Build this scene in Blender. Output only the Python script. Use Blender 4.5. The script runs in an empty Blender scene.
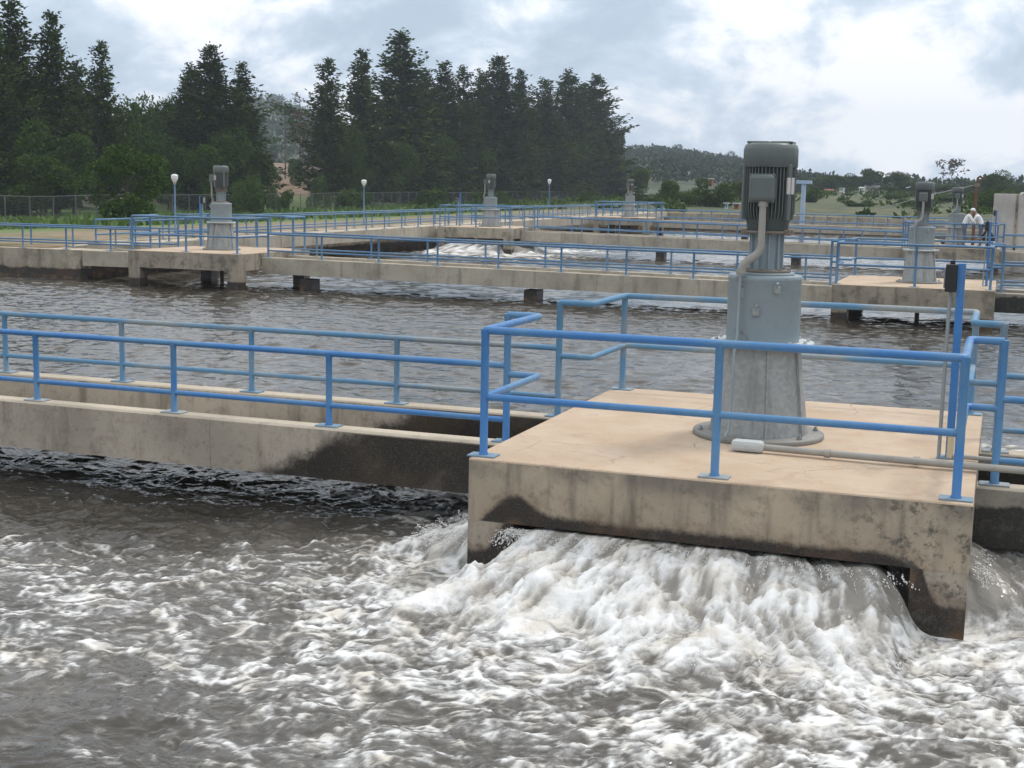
import bpy, bmesh, math, random
import numpy as np
from mathutils import Vector, Matrix, Euler

random.seed(7)
rng = np.random.default_rng(11)
sc = bpy.context.scene
COL = sc.collection
R = math.radians
PI = math.pi

# ------------------------------------------------------------------ helpers
def prop(o, label=None, cat=None, group=None, kind=None):
    if label: o['label'] = label
    if cat: o['category'] = cat
    if group: o['group'] = group
    if kind: o['kind'] = kind
    return o

def thing(name, label, cat, loc=(0, 0, 0), rz=0, group=None):
    o = bpy.data.objects.new(name, None)
    o.empty_display_size = 0.2
    COL.objects.link(o)
    o.location = loc
    o.rotation_euler = (0, 0, rz)
    return prop(o, label, cat, group)

def copy_tree(o, parent=None):
    c = o.copy()
    COL.objects.link(c)
    if parent is not None:
        c.parent = parent
    for ch in list(o.children):
        copy_tree(ch, c)
    return c

class MB:
    """collects shapes, links them as one mesh object"""
    def __init__(s):
        s.v, s.f, s.m, s.sm = [], [], [], []
    def add(s, verts, faces, mi=0, smooth=False):
        n = len(s.v)
        s.v += [tuple(p) for p in verts]
        s.f += [tuple(i + n for i in f) for f in faces]
        s.m += [mi] * len(faces)
        s.sm += [smooth] * len(faces)
        return s
    def box(s, x0, x1, y0, y1, z0, z1, bev=0.0, mi=0, top=None, rot=None, org=(0, 0, 0)):
        if bev > 0:
            bm = bmesh.new()
            bmesh.ops.create_cube(bm, size=1.0)
            for v in bm.verts:
                v.co = Vector(((x0 + x1) / 2 + v.co.x * (x1 - x0), (y0 + y1) / 2 + v.co.y * (y1 - y0), (z0 + z1) / 2 + v.co.z * (z1 - z0)))
            bmesh.ops.bevel(bm, geom=list(bm.edges), offset=bev, segments=2, profile=0.5, affect='EDGES')
            bm.verts.index_update()
            V = [v.co.copy() for v in bm.verts]
            F = [[v.index for v in f.verts] for f in bm.faces]
            N = [f.normal.z for f in bm.faces]
            bm.free()
        else:
            V = [Vector(p) for p in ((x0, y0, z0), (x1, y0, z0), (x1, y1, z0), (x0, y1, z0), (x0, y0, z1), (x1, y0, z1), (x1, y1, z1), (x0, y1, z1))]
            F = [(0, 3, 2, 1), (4, 5, 6, 7), (0, 1, 5, 4), (1, 2, 6, 5), (2, 3, 7, 6), (3, 0, 4, 7)]
            N = [-1, 1, 0, 0, 0, 0]
        if rot is not None:
            V = [rot @ v for v in V]
        V = [v + Vector(org) for v in V]
        n = len(s.v)
        s.v += [tuple(v) for v in V]
        for f, nz in zip(F, N):
            s.f.append(tuple(i + n for i in f))
            s.m.append(top if (top is not None and nz > 0.3) else mi)
            s.sm.append(False)
        return s
    def tube(s, pts, r, seg=10, mi=0, caps=True, closed=False):
        pts = [Vector(p) for p in pts]
        rs = r if isinstance(r, (list, tuple)) else [r] * len(pts)
        rings = []
        up = None
        for i, p in enumerate(pts):
            a = (p - pts[i - 1]).normalized() if i > 0 else None
            b = (pts[i + 1] - p).normalized() if i < len(pts) - 1 else None
            t = ((a or b) + (b or a)).normalized()
            k = 1.0
            if a is not None and b is not None:
                k = 1.0 / max(0.35, math.sqrt((1 + a.dot(b)) / 2))
            if up is None:
                up = Vector((0, 0, 1)) if abs(t.z) < 0.9 else Vector((1, 0, 0))
            x = t.cross(up)
            if x.length < 1e-4:
                x = t.cross(Vector((0, 1, 0)))
            x.normalize()
            y = x.cross(t).normalized()
            up = y
            ring = []
            bend = None
            if a is not None and b is not None and (b - a).length > 1e-4:
                bend = (b - a).normalized()
            for j in range(seg):
                th = 2 * PI * j / seg
                o = x * math.cos(th) * rs[i] + y * math.sin(th) * rs[i]
                if bend is not None:
                    o = o + bend * (o.dot(bend)) * (k - 1)
                ring.append(p + o)
            rings.append(ring)
        V = [q for rg in rings for q in rg]
        F = []
        for i in range(len(pts) - 1):
            for j in range(seg):
                k2 = (j + 1) % seg
                F.append((i * seg + j, i * seg + k2, (i + 1) * seg + k2, (i + 1) * seg + j))
        s.add(V, F, mi, True)
        if caps:
            s.add(rings[0], [tuple(reversed(range(seg)))], mi, False)
            s.add(rings[-1], [tuple(range(seg))], mi, False)
        return s
    def lathe(s, prof, seg=32, c=(0, 0), mi=0, smooth=True):
        V, F = [], []
        for r, z in prof:
            for j in range(seg):
                th = 2 * PI * j / seg
                V.append((c[0] + r * math.cos(th), c[1] + r * math.sin(th), z))
        for i in range(len(prof) - 1):
            for j in range(seg):
                k = (j + 1) % seg
                F.append((i * seg + j, i * seg + k, (i + 1) * seg + k, (i + 1) * seg + j))
        s.add(V, F, mi, smooth)
        return s
    def mesh(s, name, mats):
        me = bpy.data.meshes.new(name)
        me.from_pydata(s.v, [], s.f)
        for m in (mats if isinstance(mats, (list, tuple)) else [mats]):
            me.materials.append(m)
        me.polygons.foreach_set('material_index', s.m)
        me.polygons.foreach_set('use_smooth', s.sm)
        me.update()
        return me
    def build(s, name, mats, parent=None, loc=None, rz=0):
        o = bpy.data.objects.new(name, s.mesh(name, mats))
        COL.objects.link(o)
        if parent is not None: o.parent = parent
        if loc: o.location = loc
        if rz: o.rotation_euler = (0, 0, rz)
        return o

def inst(name, me, parent=None, loc=(0, 0, 0), rz=0, scale=None):
    o = bpy.data.objects.new(name, me)
    COL.objects.link(o)
    if parent is not None: o.parent = parent
    o.location = loc
    o.rotation_euler = (0, 0, rz)
    if scale: o.scale = scale
    return o

# ---- vectorised gradient noise
_perm = rng.permutation(512)
_perm = np.concatenate([_perm, _perm])
_ga = rng.uniform(0, 2 * PI, 512)
_gx, _gy = np.cos(_ga), np.sin(_ga)
def pn(x, y):
    xi, yi = np.floor(x).astype(int), np.floor(y).astype(int)
    xf, yf = x - xi, y - yi
    u = xf * xf * xf * (xf * (xf * 6 - 15) + 10)
    v = yf * yf * yf * (yf * (yf * 6 - 15) + 10)
    def g(a, b, dx, dy):
        h = _perm[(_perm[a & 511] + b) & 511]
        return _gx[h] * dx + _gy[h] * dy
    a = g(xi, yi, xf, yf); b = g(xi + 1, yi, xf - 1, yf)
    c = g(xi, yi + 1, xf, yf - 1); d = g(xi + 1, yi + 1, xf - 1, yf - 1)
    return ((a + u * (b - a)) * (1 - v) + (c + u * (d - c)) * v) * 1.5
def fbm(x, y, o=4, gain=0.5, lac=2.03):
    r = np.zeros_like(x); a = 1.0; n = 0.0
    for i in range(o):
        r += a * pn(x + 17.3 * i, y - 9.1 * i); n += a
        x, y, a = x * lac, y * lac, a * gain
    return r / n
def ridged(x, y, o=4, gain=0.55, lac=2.1):
    r = np.zeros_like(x); a = 1.0; n = 0.0
    for i in range(o):
        r += a * (1 - np.abs(pn(x + 31.7 * i, y + 5.3 * i)) * 1.7); n += a
        x, y, a = x * lac, y * lac, a * gain
    return r / n
def sst(a, b, x):
    t = np.clip((x - a) / (b - a), 0, 1)
    return t * t * (3 - 2 * t)

# ------------------------------------------------------------------ materials
class NT:
    def __init__(s, name):
        s.mat = bpy.data.materials.new(name)
        s.mat.use_nodes = True
        s.t = s.mat.node_tree
        s.bsdf = next(n for n in s.t.nodes if n.type == 'BSDF_PRINCIPLED')
        s.out = next(n for n in s.t.nodes if n.type == 'OUTPUT_MATERIAL')
        s._pos = None
    def n(s, typ, **kw):
        nd = s.t.nodes.new(typ)
        for k, v in kw.items():
            if k == 'i':
                for kk, vv in v.items():
                    if hasattr(vv, 'is_output'): s.t.links.new(vv, nd.inputs[kk])
                    else: nd.inputs[kk].default_value = vv
            else: setattr(nd, k, v)
        return nd
    def pos(s):
        if s._pos is None:
            s._pos = s.n('ShaderNodeNewGeometry').outputs['Position']
        return s._pos
    def obj(s):
        return s.n('ShaderNodeTexCoord').outputs['Object']
    def xyz(s, v):
        return s.n('ShaderNodeSeparateXYZ', i={0: v}).outputs
    def noise(s, scale, detail=4, rough=0.55, vec=None, stretch=None, dist=0.0):
        vec = vec if vec is not None else s.pos()
        if stretch:
            vec = s.n('ShaderNodeMapping', i={0: vec, 'Scale': stretch}).outputs[0]
        return s.n('ShaderNodeTexNoise', i={'Vector': vec, 'Scale': scale, 'Detail': detail, 'Roughness': rough, 'Distortion': dist}).outputs['Fac']
    def math(s, op, a, b=0.0, c=0.0, clamp=False):
        nd = s.n('ShaderNodeMath', operation=op, use_clamp=clamp)
        for i, v in enumerate((a, b, c)):
            if hasattr(v, 'is_output'): s.t.links.new(v, nd.inputs[i])
            else: nd.inputs[i].default_value = v
        return nd.outputs[0]
    def ss(s, v, a, b, lo=0.0, hi=1.0):
        return s.n('ShaderNodeMapRange', interpolation_type='SMOOTHSTEP', i={'Value': v, 'From Min': a, 'From Max': b, 'To Min': lo, 'To Max': hi}).outputs[0]
    def mix(s, f, a, b, blend='MIX'):
        nd = s.n('ShaderNodeMix', data_type='RGBA', blend_type=blend)
        for k, v in ((0, f), (6, a), (7, b)):
            if hasattr(v, 'is_output'): s.t.links.new(v, nd.inputs[k])
            else: nd.inputs[k].default_value = (v if k == 0 else (*v, 1.0) if len(v) == 3 else v)
        return nd.outputs[2]
    def bump(s, h, strength=0.3, dist=0.02, normal=None):
        nd = s.n('ShaderNodeBump', i={'Height': h, 'Strength': strength, 'Distance': dist})
        if normal is not None: s.t.links.new(normal, nd.inputs['Normal'])
        return nd.outputs[0]
    def set(s, **kw):
        names = {'color': 'Base Color', 'rough': 'Roughness', 'metal': 'Metallic', 'normal': 'Normal', 'spec': 'Specular IOR Level', 'alpha': 'Alpha', 'ior': 'IOR', 'sss': 'Subsurface Weight', 'trans': 'Transmission Weight'}
        for k, v in kw.items():
            inp = s.bsdf.inputs[names[k]]
            if hasattr(v, 'is_output'): s.t.links.new(v, inp)
            else: inp.default_value = ((*v, 1.0) if k == 'color' and len(v) == 3 else v)
        return s.mat

def mat_concrete(name, base, dark, wet=None, streak=0.5, moss=0.0, patch=None, spots=0.35):
    t = NT(name)
    big = t.noise(0.9, 5)
    mid = t.noise(6.0, 6, 0.65)
    fine = t.noise(70, 3, 0.7)
    col = t.mix(t.ss(big, 0.35, 0.68), base, tuple(c * 0.72 for c in base))
    col = t.mix(t.math('MULTIPLY', t.ss(mid, 0.5, 0.75), spots), col, dark)
    if streak:
        st = t.noise(4.0, 4, 0.6, stretch=(1, 1, 0.13))
        col = t.mix(t.math('MULTIPLY', t.ss(st, 0.5, 0.72), streak), col, dark)
    if moss:
        ms = t.noise(2.2, 6, 0.7)
        col = t.mix(t.math('MULTIPLY', t.ss(ms, 0.48, 0.62), moss), col, (0.045, 0.045, 0.03))
    x, y, z = t.xyz(t.pos())
    if wet is not None:                # (z level, noise height)
        nz = t.noise(1.6, 5, 0.6, stretch=(1, 1, 0.3))
        lev = t.math('ADD', t.math('MULTIPLY', t.math('SUBTRACT', nz, 0.5), wet[1]), wet[0])
        for (gx, gw, ga) in (wet[2] if len(wet) > 2 else ()):
            g = t.math('MULTIPLY', t.math('SUBTRACT', x, gx), 1.0 / gw)
            lev = t.math('ADD', lev, t.math('MULTIPLY', t.math('POWER', 2.718, t.math('MULTIPLY', t.math('MULTIPLY', g, g), -1.0)), ga))
        edge = t.math('MULTIPLY', t.math('SUBTRACT', t.noise(11, 6, 0.75), 0.5), 0.10)
        mk = t.ss(t.math('ADD', t.math('SUBTRACT', lev, z), edge), -0.035, 0.03)
        halo = t.ss(t.math('SUBTRACT', lev, z), -0.16, 0.02, 0.0, 0.55)
        col = t.mix(t.math('MULTIPLY', halo, t.ss(mid, 0.35, 0.6)), col, (0.15, 0.095, 0.06))
        wc = t.mix(t.ss(t.noise(3.0, 4), 0.45, 0.7), (0.016, 0.011, 0.008), (0.06, 0.028, 0.014))
        deep = t.ss(t.math('SUBTRACT', lev, z), 0.16, 0.30)
        alg = t.mix(t.ss(t.noise(5.0, 4), 0.42, 0.62), (0.15, 0.085, 0.035), (0.03, 0.022, 0.015))
        wc = t.mix(t.math('MULTIPLY', deep, t.ss(t.noise(2.0, 3), 0.42, 0.56)), wc, alg)
        col = t.mix(mk, col, wc)
    else:
        mk = 0.0
    if patch == 'left':                # wet end of the left walkway beam
        b = t.math('ADD', t.math('MULTIPLY', t.math('ADD', z, 0.62), 2.1), -2.85)
        b = t.math('ADD', b, t.math('MULTIPLY', t.math('SUBTRACT', t.noise(4.0, 6, 0.65), 0.5), 0.9))
        m2 = t.ss(t.math('SUBTRACT', x, b), -0.08, 0.35)
        m2 = t.math('MULTIPLY', m2, t.ss(t.math('ADD', t.math('SUBTRACT', x, b), t.math('MULTIPLY', t.math('SUBTRACT', t.noise(9, 6, 0.75), 0.42), 2.2)), -0.1, 0.3))
        m2 = t.math('MULTIPLY', m2, t.ss(z, -0.150, -0.175))
        col = t.mix(m2, col, t.mix(t.ss(big, 0.4, 0.6), (0.016, 0.012, 0.009), (0.045, 0.032, 0.02)))
        mk = t.math('MAXIMUM', mk, m2)
    if patch == 'right':
        lv = t.math('ADD', t.math('MULTIPLY', t.math('SUBTRACT', t.noise(1.8, 5, 0.6), 0.5), 0.35), -0.30)
        m2 = t.ss(t.math('SUBTRACT', lv, z), -0.02, 0.03)
        col = t.mix(m2, col, t.mix(t.ss(mid, 0.55, 0.7), (0.015, 0.014, 0.010), (0.05, 0.045, 0.035)))
        mk = t.math('MAXIMUM', mk, m2)
    grit = t.noise(24, 5, 0.75)
    col = t.mix(t.ss(grit, 0.52, 0.8, 0, 0.55), col, dark)
    blot = t.noise(2.6, 8, 0.74)
    col = t.mix(t.ss(blot, 0.54, 0.68, 0, 0.38), col, tuple(c * 1.5 for c in dark))
    if wet is not None and len(wet) > 2:      # weathered band below the top edge and lichen at the right end
        bd = t.math('MULTIPLY', t.ss(t.xyz(t.pos())[2], -0.20, -0.05), t.ss(t.noise(0.9, 5, 0.65), 0.40, 0.60, 0, 0.65))
        col = t.mix(bd, col, (0.12, 0.11, 0.10))
        li = t.math('MULTIPLY', t.ss(t.xyz(t.pos())[0], 2.6, 3.7), t.ss(t.noise(7, 7, 0.75), 0.50, 0.62, 0, 0.85))
        col = t.mix(li, col, (0.05, 0.052, 0.045))
    col = t.mix(t.math('MULTIPLY', t.math('SUBTRACT', fine, 0.5), 0.5), col, tuple(min(1, c * 1.35) for c in base))
    rough = t.mix(mk, (0.88,) * 3, (0.35,) * 3) if hasattr(mk, 'is_output') else 0.88
    h = t.math('ADD', t.math('MULTIPLY', mid, 0.6), t.math('MULTIPLY', fine, 0.4))
    return t.set(color=col, rough=rough, normal=t.bump(h, 0.55, 0.012))

M = {}
M['deck_side'] = mat_concrete('concrete_side', (0.42, 0.345, 0.255), (0.085, 0.072, 0.058), wet=(-0.435, 0.10, ((0.42, 0.18, 0.16), (0.0, 0.14, -0.22), (3.92, 0.30, -0.35))), streak=0.75, spots=0.6)
M['leg'] = mat_concrete('concrete_leg', (0.40, 0.34, 0.27), (0.06, 0.055, 0.048), wet=(-0.80, 0.35, ((0.42, 0.17, 0.36), (3.52, 0.13, 0.5))), streak=0.6, spots=0.9, moss=0.4)
M['deck_side_far'] = mat_concrete('concrete_side_mossy', (0.37, 0.32, 0.25), (0.09, 0.08, 0.06), wet=(-0.78, 0.12), streak=0.6, moss=0.55)
M['walk_left'] = mat_concrete('concrete_walk_wet_end', (0.44, 0.38, 0.305), (0.09, 0.075, 0.06), streak=0.6, patch='left')
M['walk_right'] = mat_concrete('concrete_walk_dark', (0.34, 0.31, 0.26), (0.09, 0.08, 0.065), streak=0.5, patch='right')
M['walk_far'] = mat_concrete('concrete_walk', (0.46, 0.41, 0.33), (0.13, 0.11, 0.085), wet=(-0.9, 0.12), streak=0.5, spots=0.3)
M['abutment'] = mat_concrete('concrete_abutment', (0.44, 0.385, 0.30), (0.12, 0.10, 0.075), wet=(-0.70, 0.28), streak=0.6, moss=0.35)
M['curb_top'] = mat_concrete('concrete_curb_top', (0.52, 0.45, 0.35), (0.2, 0.17, 0.13), streak=0)
M['wall'] = mat_concrete('concrete_wall', (0.56, 0.52, 0.48), (0.3, 0.27, 0.24), streak=0.3)
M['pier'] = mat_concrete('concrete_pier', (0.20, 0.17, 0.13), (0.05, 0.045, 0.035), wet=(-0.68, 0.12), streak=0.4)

def mat_decktop():
    t = NT('concrete_deck_top')
    a = t.noise(1.1, 5, 0.6); b = t.noise(5, 6, 0.65); c = t.noise(45, 3, 0.7)
    d = t.noise(2.3, 5, 0.6, dist=0.8)
    col = t.mix(t.ss(a, 0.35, 0.65), (0.445, 0.33, 0.23), (0.515, 0.41, 0.305))
    col = t.mix(t.ss(b, 0.50, 0.72, 0, 0.6), col, (0.44, 0.285, 0.175))
    col = t.mix(t.ss(d, 0.56, 0.70, 0, 0.6), col, (0.36, 0.27, 0.195))
    col = t.mix(t.ss(c, 0.5, 0.75, 0, 0.4), col, (0.66, 0.54, 0.43))
    wv = t.n('ShaderNodeMix', data_type='VECTOR', i={0: 0.22, 4: t.pos(), 5: t.n('ShaderNodeTexNoise', i={'Vector': t.pos(), 'Scale': 2.2, 'Detail': 5}).outputs['Color']}).outputs[1]
    cr = t.n('ShaderNodeTexVoronoi', feature='DISTANCE_TO_EDGE', i={'Vector': wv, 'Scale': 0.75}).outputs['Distance']
    ck = t.math('MULTIPLY', t.ss(cr, 0.006, 0.0), t.ss(a, 0.46, 0.56, 0, 0.55))
    col = t.mix(ck, col, (0.16, 0.11, 0.075))
    e1 = t.noise(16, 6, 0.75)
    col = t.mix(t.ss(e1, 0.58, 0.72, 0, 0.35), col, (0.30, 0.22, 0.155))
    return t.set(color=col, rough=0.9, normal=t.bump(t.math('ADD', b, c), 0.35, 0.008))
M['deck_top'] = mat_decktop()

def mat_paint(name, base, fade, amt, rough=0.42, rust=0.0):
    t = NT(name)
    a = t.noise(0.8, 5, 0.6); b = t.noise(14, 5, 0.7)
    col = t.mix(t.ss(a, 0.45, 0.62, 0, amt), base, fade)
    col = t.mix(t.ss(b, 0.5, 0.8, 0, 0.45), col, tuple(c * 0.72 for c in base))
    c_ = t.noise(38, 4, 0.8)
    col = t.mix(t.ss(c_, 0.66, 0.74, 0, 0.6), col, tuple(v * 0.45 + 0.06 for v in fade))
    if rust:
        r = t.noise(5, 6, 0.75)
        col = t.mix(t.ss(r, 0.6, 0.68, 0, rust), col, (0.16, 0.075, 0.035))
    return t.set(color=col, rough=t.ss(b, 0.3, 0.7, rough - 0.08, rough + 0.15), normal=t.bump(b, 0.12, 0.004))
M['blue'] = mat_paint('blue_paint', (0.043, 0.175, 0.43), (0.10, 0.23, 0.385), 0.85)
M['blue_old'] = mat_paint('faded_blue_paint', (0.085, 0.215, 0.36), (0.24, 0.275, 0.285), 1.0, 0.5)
M['blue_far'] = mat_paint('weathered_blue_paint', (0.075, 0.175, 0.315), (0.13, 0.21, 0.30), 0.9, 0.5)
M['plate'] = mat_paint('plate_paint', (0.16, 0.25, 0.33), (0.30, 0.32, 0.32), 1.0, 0.6, rust=0.6)
M['drum'] = mat_paint('grey_green_paint', (0.225, 0.275, 0.30), (0.27, 0.31, 0.32), 0.9, 0.5, rust=0.5)
M['motor'] = mat_paint('dark_motor_paint', (0.105, 0.125, 0.122), (0.15, 0.165, 0.157), 0.8, 0.45)
M['motor_dark'] = mat_paint('motor_fin_paint', (0.055, 0.068, 0.066), (0.095, 0.10, 0.095), 0.8, 0.5)
M['rusty'] = mat_paint('rusty_steel', (0.17, 0.145, 0.12), (0.20, 0.13, 0.08), 1.0, 0.7, rust=0.9)
M['plate_label'] = mat_paint('pale_plate', (0.52, 0.50, 0.47), (0.45, 0.42, 0.38), 0.8, 0.4)
M['white_paint'] = mat_paint('white_paint', (0.72, 0.73, 0.73), (0.6, 0.6, 0.6), 0.5, 0.35)
M['flange'] = mat_paint('flange_paint', (0.46, 0.49, 0.49), (0.36, 0.38, 0.38), 0.9, 0.55, rust=0.4)
M['pale_blue'] = mat_paint('pale_blue_paint', (0.34, 0.45, 0.58), (0.42, 0.49, 0.57), 0.8, 0.5)
M['black'] = mat_paint('black_plastic', (0.014, 0.013, 0.015), (0.025, 0.022, 0.022), 0.6, 0.5)
M['brown_steel'] = mat_paint('brown_steel', (0.12, 0.055, 0.03), (0.17, 0.09, 0.05), 0.8, 0.6)

def mat_galv():
    t = NT('galvanised_cone')
    a = t.noise(3, 5, 0.6); v = t.n('ShaderNodeTexVoronoi', i={'Vector': t.pos(), 'Scale': 28}).outputs['Color']
    vv = t.xyz(v)[0]
    st = t.noise(7, 4, 0.6, stretch=(1, 1, 0.12))
    col = t.mix(vv, (0.28, 0.295, 0.295), (0.36, 0.37, 0.365))
    col = t.mix(t.ss(st, 0.45, 0.7, 0, 0.6), col, (0.17, 0.17, 0.16))
    col = t.mix(t.ss(a, 0.55, 0.72, 0, 0.35), col, (0.30, 0.255, 0.21))
    return t.set(color=col, rough=0.5, metal=0.25, normal=t.bump(a, 0.15, 0.01))
M['galv'] = mat_galv()
M['foot'] = mat_paint('foot_ring_paint', (0.20, 0.195, 0.18), (0.26, 0.25, 0.23), 0.9, 0.6, rust=0.7)
M['pipe'] = mat_paint('grey_pipe', (0.30, 0.29, 0.265), (0.38, 0.35, 0.30), 0.9, 0.6, rust=0.25)
M['fence'] = mat_paint('fence_steel', (0.09, 0.10, 0.10), (0.13, 0.13, 0.125), 0.9, 0.6)
M['steel_grey'] = mat_paint('steel_grey', (0.26, 0.28, 0.28), (0.33, 0.33, 0.31), 0.9, 0.5)

def mat_water():
    t = NT('aerated_water')
    foam = t.n('ShaderNodeAttribute', attribute_name='foam').outputs['Fac']
    sheet = t.n('ShaderNodeAttribute', attribute_name='sheet').outputs['Fac']
    calm = t.n('ShaderNodeAttribute', attribute_name='calm').outputs['Fac']
    f1 = t.noise(22, 6, 0.75); f2 = t.noise(85, 3, 0.7)
    br = t.math('ADD', t.math('MULTIPLY', t.math('SUBTRACT', f1, 0.5), 0.9), t.math('MULTIPLY', t.math('SUBTRACT', f2, 0.5), 0.5))
    k = t.math('ADD', foam, t.math('MULTIPLY', br, t.ss(foam, 0.0, 0.3, 0.0, 0.55)))
    m = t.ss(k, 0.05, 0.98)
    big = t.noise(0.5, 4)
    wc = t.mix(t.ss(big, 0.4, 0.62), (0.040, 0.036, 0.030), (0.068, 0.061, 0.052))
    wc = t.mix(calm, wc, (0.045, 0.039, 0.031))
    wc = t.mix(sheet, wc, (0.27, 0.252, 0.225))
    fc = t.mix(t.ss(t.noise(3.2, 4), 0.42, 0.66), (0.84, 0.84, 0.83), (0.66, 0.625, 0.56))
    col = t.mix(m, wc, fc)
    rough = t.n('ShaderNodeMapRange', i={'Value': m, 'To Min': 0.06, 'To Max': 0.62}).outputs[0]
    w1 = t.noise(3.2, 4, 0.6, stretch=(1, 1.5, 1), dist=0.5)
    w2 = t.noise(14, 3, 0.6)
    h = t.math('ADD', t.math('MULTIPLY', w1, 0.12), t.math('MULTIPLY', w2, 0.012))
    h = t.math('MULTIPLY', h, t.ss(calm, 0.0, 1.0, 1.0, 0.45))
    h = t.math('ADD', h, t.math('MULTIPLY', t.math('ADD', f1, t.math('MULTIPLY', f2, 0.4)), t.math('MULTIPLY', m, 0.055)))
    return t.set(color=col, rough=rough, ior=1.33, normal=t.bump(h, 0.55, 0.45))
M['water'] = mat_water()
def mat_spray():
    t = NT('white_spray')
    return t.set(color=(0.82, 0.81, 0.78), rough=0.35)
M['spray'] = mat_spray()

def mat_foliage(name, a, b, c):
    t = NT(name)
    o = t.obj()
    n1 = t.noise(0.55, 4, 0.6, vec=o); n2 = t.noise(2.5, 3, 0.6, vec=o)
    col = t.mix(t.ss(n1, 0.38, 0.62), a, b)
    col = t.mix(t.ss(n2, 0.5, 0.72, 0, 0.7), col, c)
    rnd = t.n('ShaderNodeObjectInfo').outputs['Random']
    col = t.mix(t.math('MULTIPLY', rnd, 0.45), col, a)
    return t.set(color=col, rough=0.9, spec=0.04)
M['conifer'] = mat_foliage('conifer_needles', (0.021, 0.042, 0.009), (0.048, 0.082, 0.015), (0.10, 0.128, 0.022))
M['broad'] = mat_foliage('broad_leaves', (0.030, 0.062, 0.011), (0.062, 0.108, 0.018), (0.10, 0.15, 0.026))
M['bush'] = mat_foliage('bush_leaves', (0.045, 0.085, 0.022), (0.085, 0.13, 0.03), (0.13, 0.16, 0.045))
M['forest'] = mat_foliage('far_forest_leaves', (0.026, 0.046, 0.022), (0.042, 0.068, 0.028), (0.07, 0.09, 0.036))
def mat_bark():
    t = NT('bark'); n = t.noise(6, 5, 0.7, stretch=(1, 1, 0.2))
    return t.set(color=t.mix(n, (0.05, 0.035, 0.025), (0.12, 0.095, 0.075)), rough=0.9, normal=t.bump(n, 0.6, 0.05))
M['bark'] = mat_bark()

def mat_ground():
    t = NT('earth_and_grass')
    x, y, z = t.xyz(t.pos())
    n1 = t.noise(0.05, 5, 0.6); n2 = t.noise(0.35, 5, 0.65); n3 = t.noise(2.5, 4, 0.7)
    grass = t.mix(t.ss(n2, 0.35, 0.65), (0.055, 0.13, 0.02), (0.11, 0.17, 0.035))
    grass = t.mix(t.ss(n3, 0.5, 0.75, 0, 0.6), grass, (0.15, 0.135, 0.06))
    soil = t.mix(t.ss(n3, 0.35, 0.7), (0.20, 0.145, 0.09), (0.28, 0.215, 0.14))
    soil = t.mix(t.ss(n2, 0.46, 0.62, 0, 0.75), soil, (0.10, 0.105, 0.04))
    near = t.ss(t.math('ADD', x, t.math('MULTIPLY', t.math('SUBTRACT', n2, 0.5), 16)), -42, -33)
    col = t.mix(near, grass, soil)
    slope = t.ss(t.math('ADD', x, t.math('MULTIPLY', t.math('SUBTRACT', n1, 0.5), 30)), -84, -92)
    bare = t.mix(t.ss(n3, 0.4, 0.68), (0.15, 0.085, 0.05), (0.27, 0.19, 0.12))
    bare = t.mix(t.ss(n2, 0.5, 0.62, 0, 0.9), bare, (0.045, 0.06, 0.025))
    col = t.mix(slope, col, bare)
    far = t.ss(y, 100, 125)
    fg = t.mix(t.ss(n1, 0.4, 0.62), (0.05, 0.07, 0.022), (0.10, 0.10, 0.042))
    fg = t.mix(t.ss(n2, 0.46, 0.60, 0, 0.85), fg, (0.03, 0.048, 0.018))
    fg = t.mix(t.ss(n3, 0.55, 0.7, 0, 0.5), fg, (0.17, 0.13, 0.075))
    col = t.mix(t.math('MULTIPLY', far, t.ss(x, -75, -55)), col, fg)
    return t.set(color=col, rough=0.95, normal=t.bump(n3, 0.5, 0.1))
M['ground'] = mat_ground()
def mat_hill():
    t = NT('wooded_hill'); n = t.noise(0.03, 6, 0.65)
    return t.set(color=t.mix(t.ss(n, 0.4, 0.65), (0.03, 0.05, 0.025), (0.075, 0.09, 0.045)), rough=0.95)
M['hill'] = mat_hill()
def mat_grass():
    t = NT('grass_blades'); n = t.noise(0.4, 3)
    return t.set(color=t.mix(n, (0.05, 0.12, 0.02), (0.12, 0.17, 0.038)), rough=0.8)
M['grass'] = mat_grass()
def mat_mesh():
    t = NT('chain_link')
    x, y, z = t.xyz(t.obj())
    a = t.math('ABSOLUTE', t.math('SUBTRACT', t.math('FRACT', t.math('MULTIPLY', t.math('ADD', x, z), 9)), 0.5))
    b = t.math('ABSOLUTE', t.math('SUBTRACT', t.math('FRACT', t.math('MULTIPLY', t.math('SUBTRACT', x, z), 9)), 0.5))
    m = t.math('LESS_THAN', t.math('MINIMUM', a, b), 0.035)
    return t.set(color=(0.09, 0.10, 0.10), rough=0.5, metal=0.3, alpha=m)
M['mesh'] = mat_mesh()
def mat_plain(name, c, rough=0.8, var=0.25):
    t = NT(name); n = t.noise(4, 4)
    return t.set(color=t.mix(n, tuple(v * (1 - var) for v in c), tuple(min(1, v * (1 + var)) for v in c)), rough=rough)
M['skin'] = mat_plain('skin', (0.30, 0.17, 0.11), 0.6, 0.1)
M['shirt'] = mat_plain('white_shirt', (0.72, 0.74, 0.76), 0.9, 0.1)
M['trousers'] = mat_plain('grey_blue_trousers', (0.10, 0.13, 0.18), 0.9)
M['dark_cloth'] = mat_plain('dark_clothes', (0.03, 0.028, 0.035), 0.9)
M['hair'] = mat_plain('dark_hair', (0.015, 0.012, 0.01), 0.7)
M['house_white'] = mat_plain('white_render', (0.75, 0.74, 0.72), 0.9, 0.1)
M['house_red'] = mat_plain('red_brick', (0.30, 0.09, 0.05), 0.9)
M['tile'] = mat_plain('roof_tile', (0.25, 0.10, 0.06), 0.9)
M['tin'] = mat_plain('tin_roof', (0.45, 0.48, 0.5), 0.5, 0.15)
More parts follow.
